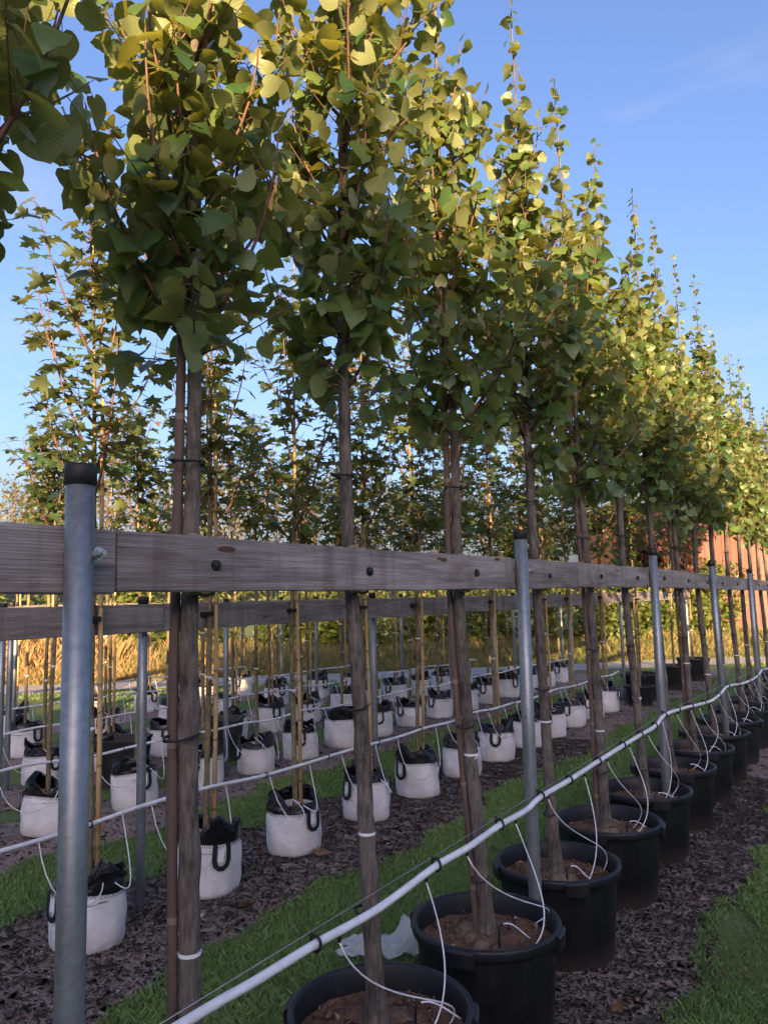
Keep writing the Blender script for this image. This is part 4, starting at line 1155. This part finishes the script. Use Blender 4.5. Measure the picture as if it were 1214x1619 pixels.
tag(ps, 'crumpled scrap of clear plastic sheet lying behind the front pots', 'plastic sheet')

P_, T_, U_ = TPL['maple'][2]
for j, (x, y, s_, lab) in enumerate([(-3.13, 3.90, 0.11, 'curled brown maple leaf on the bark in front of a white bag'), (-3.20, 4.52, 0.09, 'dry brown leaf on the bark behind the second linden trunk'),
                                     (-2.93, 3.22, 0.09, 'yellowish fallen leaf at the edge of the grass strip'), (-1.05, 3.2, 0.05, 'small orange dead leaf on the chips beside the nearest black pots')]):
    Pq = P_.copy(); Pq[:, 2] += 0.5 * np.abs(Pq[:, 0]) ** 1.3 + 0.25 * (Pq[:, 1] - 0.9) ** 2
    me = attr_mesh('fallen_leaf', Pq, T_, np.zeros(len(Pq)), M['dead_leaf'], U_, True)
    o = link('fallen_leaf', me, None, (x, y, 0.035)); o.scale = (s_, s_, s_); o.rotation_euler = (0.1, 0.2 * j, 1.3 * j); tag(o, lab, 'leaf', 'fallen leaves')


# ------------------------------------------------------------------ beyond the path: shrubs, red tree, barn
def cloud_mesh(kind, material, n, lobes, seed, size, hang=0.0):
    r_ = np.random.default_rng(seed); per = r_.multinomial(n, np.array([l[3] ** 2 for l in lobes]) / sum(l[3] ** 2 for l in lobes)); P, O = [], []
    for (cx, cy, cz, rr), c in zip(lobes, per):
        d = r_.normal(0, 1, (c, 3)); d /= np.linalg.norm(d, axis=1)[:, None]; rad = rr * (0.55 + 0.5 * r_.uniform(0, 1, c) ** 0.5) * (1 + 0.25 * np.sin(5 * d[:, 0] + seed) * np.sin(4 * d[:, 2] + cx * 7))
        P.append(np.array([cx, cy, cz]) + d * rad[:, None] * [1, 1, 0.95]); O.append(d)
    P = np.concatenate(P); O = np.concatenate(O); k = P[:, 2] > 0.03; P, O = P[k], O[k]
    yd = O * 0.7 + r_.normal(0, 0.6, P.shape) + [0, 0, 0.15]; nn = O + r_.normal(0, 0.5, P.shape) + [0, 0, 0.5]
    return merge_leaves(kind, leaf_frames(P, yd, nn, size * r_.uniform(0.6, 1.3, len(P))), r_.integers(0, NT_, len(P)), r_, material)


SHR = []
for s in range(4):
    r_ = np.random.default_rng(50 + s); lobes = []
    for q in range(11):
        a = r_.uniform(0, 6.28); d = r_.uniform(0, 0.75); z = r_.uniform(0.35, 2.0); lobes.append((d * math.cos(a), d * math.sin(a), z, r_.uniform(0.35, 0.6) * (1.15 - 0.25 * z)))
    me = cloud_mesh('pear', 'shrub', 2600, lobes, 60 + s, 0.13)
    st = MB()
    for q in range(9):
        l = lobes[q]; st.tube([(0.05 * math.cos(q), 0.05 * math.sin(q), 0), (l[0] * 0.5, l[1] * 0.5, l[2] * 0.55), (l[0], l[1], l[2] + 0.2)], [0.02, 0.014, 0.005], 5, False)
    SHR.append((me, st.mesh('stems', M['bark_young'])))
j = 0
SH = [(-17.5, 22.5, 0.62, 1.5), (-14.5, 22.0, 0.70, 1.4), (-12.0, 22.8, 0.66, 1.3), (-9.8, 21.5, 0.72, 1.2), (-7.8, 20.6, 0.74, 1.2), (-6.0, 20.2, 0.80, 1.2), (-4.2, 20.0, 0.82, 1.15), (-2.4, 20.4, 0.92, 1.2), (-0.6, 20.2, 1.0, 1.1), (1.2, 20.6, 1.05, 1.2), (3.0, 20.3, 1.05, 1.2), (4.8, 20.2, 0.95, 1.2),
                     (6.5, 19.8, 0.95, 1.2), (8.2, 19.8, 1.05, 1.2), (9.9, 19.6, 0.95, 1.2), (11.6, 20.0, 1.1, 1.2), (13.2, 20.3, 1.0, 1.2), (2.0, 22.5, 1.3, 1.4), (8.6, 22.0, 1.5, 1.3), (11.8, 22.6, 1.45, 1.3), (-3.0, 22.8, 1.15, 1.4), (5.6, 22.6, 1.2, 1.3), (-7.5, 23.5, 1.05, 1.5)]
SH.sort(key=lambda a: project(np.array([pd[0] * a[0] + pn[0] * a[1], pd[1] * a[0] + pn[1] * a[1], 1.0]))[0])
for s, q, hs, ws in SH:
    x, y = pd[0] * s + pn[0] * q, pd[1] * s + pn[1] * q
    t = thing('shrub', (x, y, 0), f'yellow-green shrub, {ORD[j]} from the left in the hedge beyond the gravel path', 'shrub', 'shrubs beyond the path', random.uniform(0, 6.28))
    t.scale = (ws, ws, hs * 1.1); c = link('crown', SHR[j % 4][0], t); c['kind'] = 'stuff'; link('stems', SHR[j % 4][1], t); j += 1

# purple-leaved tree
h_, r2_ = np.array([-math.sin(YAW), math.cos(YAW)]), np.array([math.cos(YAW), math.sin(YAW)])
def camxy(px, depth):
    return r2_ * (px - 607) / 1216 * depth + h_ * depth
x, y = camxy(1052, 21.5); t = thing('purple_tree', (x, y, 0), 'dark red-leaved tree in front of the wooden barn', 'tree')
MB().tube([(0, 0, 0), (0.03, 0, 0.8), (0, 0.02, 1.6), (0.02, 0, 3.4)], [0.09, 0.07, 0.06, 0.02], 10).build('trunk', M['bark'], t)
r_ = np.random.default_rng(3); lob = [(r_.normal(0, 0.5), r_.normal(0, 0.5), r_.uniform(1.5, 3.9), r_.uniform(0.4, 0.7)) for q in range(14)]
c = link('crown', cloud_mesh('maple', 'red_leaf', 3600, lob, 12, 0.13), t); c['kind'] = 'stuff'
bb = MB()
for l in lob:
    bb.tube([(0, 0, l[2] * 0.5), (l[0] * 0.6, l[1] * 0.6, l[2] * 0.8), (l[0], l[1], l[2] + 0.2)], [0.03, 0.02, 0.006], 5, False)
bb.build('branches', M['bark'], t)

# barn with vertical boards
p0 = camxy(1062, 27.0); p1 = camxy(1330, 29.5); L = float(np.linalg.norm(p1 - p0)); ang = math.atan2(p1[1] - p0[1], p1[0] - p0[0])
barn = thing('barn', (p0[0], p0[1], 0), 'reddish timber barn with vertical boards behind the far shrubs', 'barn', None, ang)
BH = 3.95
MB().box((L / 2, 3.03, BH / 2), (L, 6, BH - 0.01)).build('wall', m_simple('barn_inner', (0.10, 0.055, 0.04), 0.9, 0.2), barn, False)
k = NT('barn_board'); oi = k.n('ObjectInfo').outputs['Random']; n1 = k.noise(k.coord('Object', (8, 8, 0.7)), 4, 5, 0.65)
M['barn'] = k.pbr(k.ramp(k.math('ADD', k.math('MULTIPLY', oi, 0.55), k.math('MULTIPLY', n1, 0.45)), [(0.2, (0.15, 0.070, 0.055)), (0.8, (0.24, 0.12, 0.095))]), 0.85, spec=0.2)
pw = 0.19; pm = MB().box((pw / 2 - 0.005, 0, BH / 2), (pw - 0.012, 0.03, BH)).mesh('plank', M['barn'], False)
for i in range(int(L / pw)):
    o = link('plank', pm, barn); o.location = (i * pw, -0.006 - 0.012 * (i % 2), random.uniform(-.02, .02) + 0.02)
rf = MB(); rf.add([(-0.5, -0.5, BH - 0.1), (L + 0.5, -0.5, BH - 0.1), (L + 0.5, 3, BH + 1.0), (-0.5, 3, BH + 1.0), (L + 0.5, 6.5, BH - 0.1), (-0.5, 6.5, BH - 0.1),
                    (-0.5, -0.5, BH - 0.02), (L + 0.5, -0.5, BH - 0.02), (L + 0.5, 3, BH + 1.1), (-0.5, 3, BH + 1.1), (L + 0.5, 6.5, BH - 0.02), (-0.5, 6.5, BH - 0.02)],
                   [(0, 3, 2, 1), (3, 5, 4, 2), (6, 7, 8, 9), (9, 8, 10, 11), (0, 1, 7, 6), (5, 11, 10, 4), (1, 2, 8, 7), (2, 4, 10, 8), (0, 6, 9, 3), (3, 9, 11, 5)])
rf.build('roof', m_simple('roof_tile', (0.20, 0.085, 0.055), 0.85, 0.2, 0.3, 25), barn, False)

# ------------------------------------------------------------------ unseen hedge added behind the viewer: its shade covers the nursery up to the tree tops
tdir = np.array([-SUN_AZ[1], SUN_AZ[0]])
DS = 17.0


def hedge_top(u):
    pts = [(-40, 2.9), (-4, 2.95), (-1.35, 3.1), (-0.85, 3.6), (-0.55, 3.55), (-0.3, 3.3), (0, 3.35), (1.0, 3.75), (2.0, 4.05), (5.0, 4.1), (8.0, 3.75), (11, 3.35), (18, 3.2), (45, 3.2)]  # crest heights shaped to set the shade line on the tree crowns
    return np.interp(u, [p[0] for p in pts], [p[1] for p in pts]) + DS * math.tan(SUN_EL)


us = np.arange(-36, 42, 0.5); b = MB()
prof = [(-1.6, 0.0), (-1.8, 0.35), (-1.5, 0.75), (-0.8, 0.95), (0.0, 1.0), (0.8, 0.95), (1.5, 0.75), (1.8, 0.35), (1.6, 0.0)]
r_ = np.random.default_rng(21); wob = 0.22 * np.sin(us * 2.3) + 0.18 * np.sin(us * 5.1 + 1) + r_.normal(0, 0.08, len(us))
for i, u in enumerate(us):
    ht = hedge_top(u) - 0.12 + wob[i] * 0.7
    for w, f in prof:
        p = SUN_AZ * (DS + w * (1 + 0.1 * wob[i])) + tdir * u; b.v.append((p[0], p[1], ht * f))
m = len(prof)
for i in range(len(us) - 1):
    for q in range(m - 1):
        b.f.append((i * m + q, (i + 1) * m + q, (i + 1) * m + q + 1, i * m + q + 1))
hd = thing('shade_hedge', (0, 0, 0), 'tall dense unseen hedge added behind the viewer to shade the nursery', 'hedge')
b.build('core', m_simple('hedge_core', (0.03, 0.05, 0.015), 0.9, 0.2, 0.5, 8, 0.8), hd)
n = 16000; u = r_.uniform(-36, 42, n); w = r_.uniform(-1.5, 1.5, n); ht = np.array([hedge_top(q) for q in u]) - 0.15 + np.interp(u, us, wob) * 0.7
z = ht * (1 - 0.1 * np.abs(w)) + r_.normal(0.05, 0.16, n); P = SUN_AZ[None] * (DS + w)[:, None] + tdir[None] * u[:, None]; P = np.column_stack([P, z])
lv = link('foliage', merge_leaves('pear', leaf_frames(P, r_.normal(0, 1, (n, 3)), r_.normal(0, 1, (n, 3)), r_.uniform(0.15, 0.3, n)), r_.integers(0, NT_, n), r_, 'shrub'), hd); lv['kind'] = 'stuff'
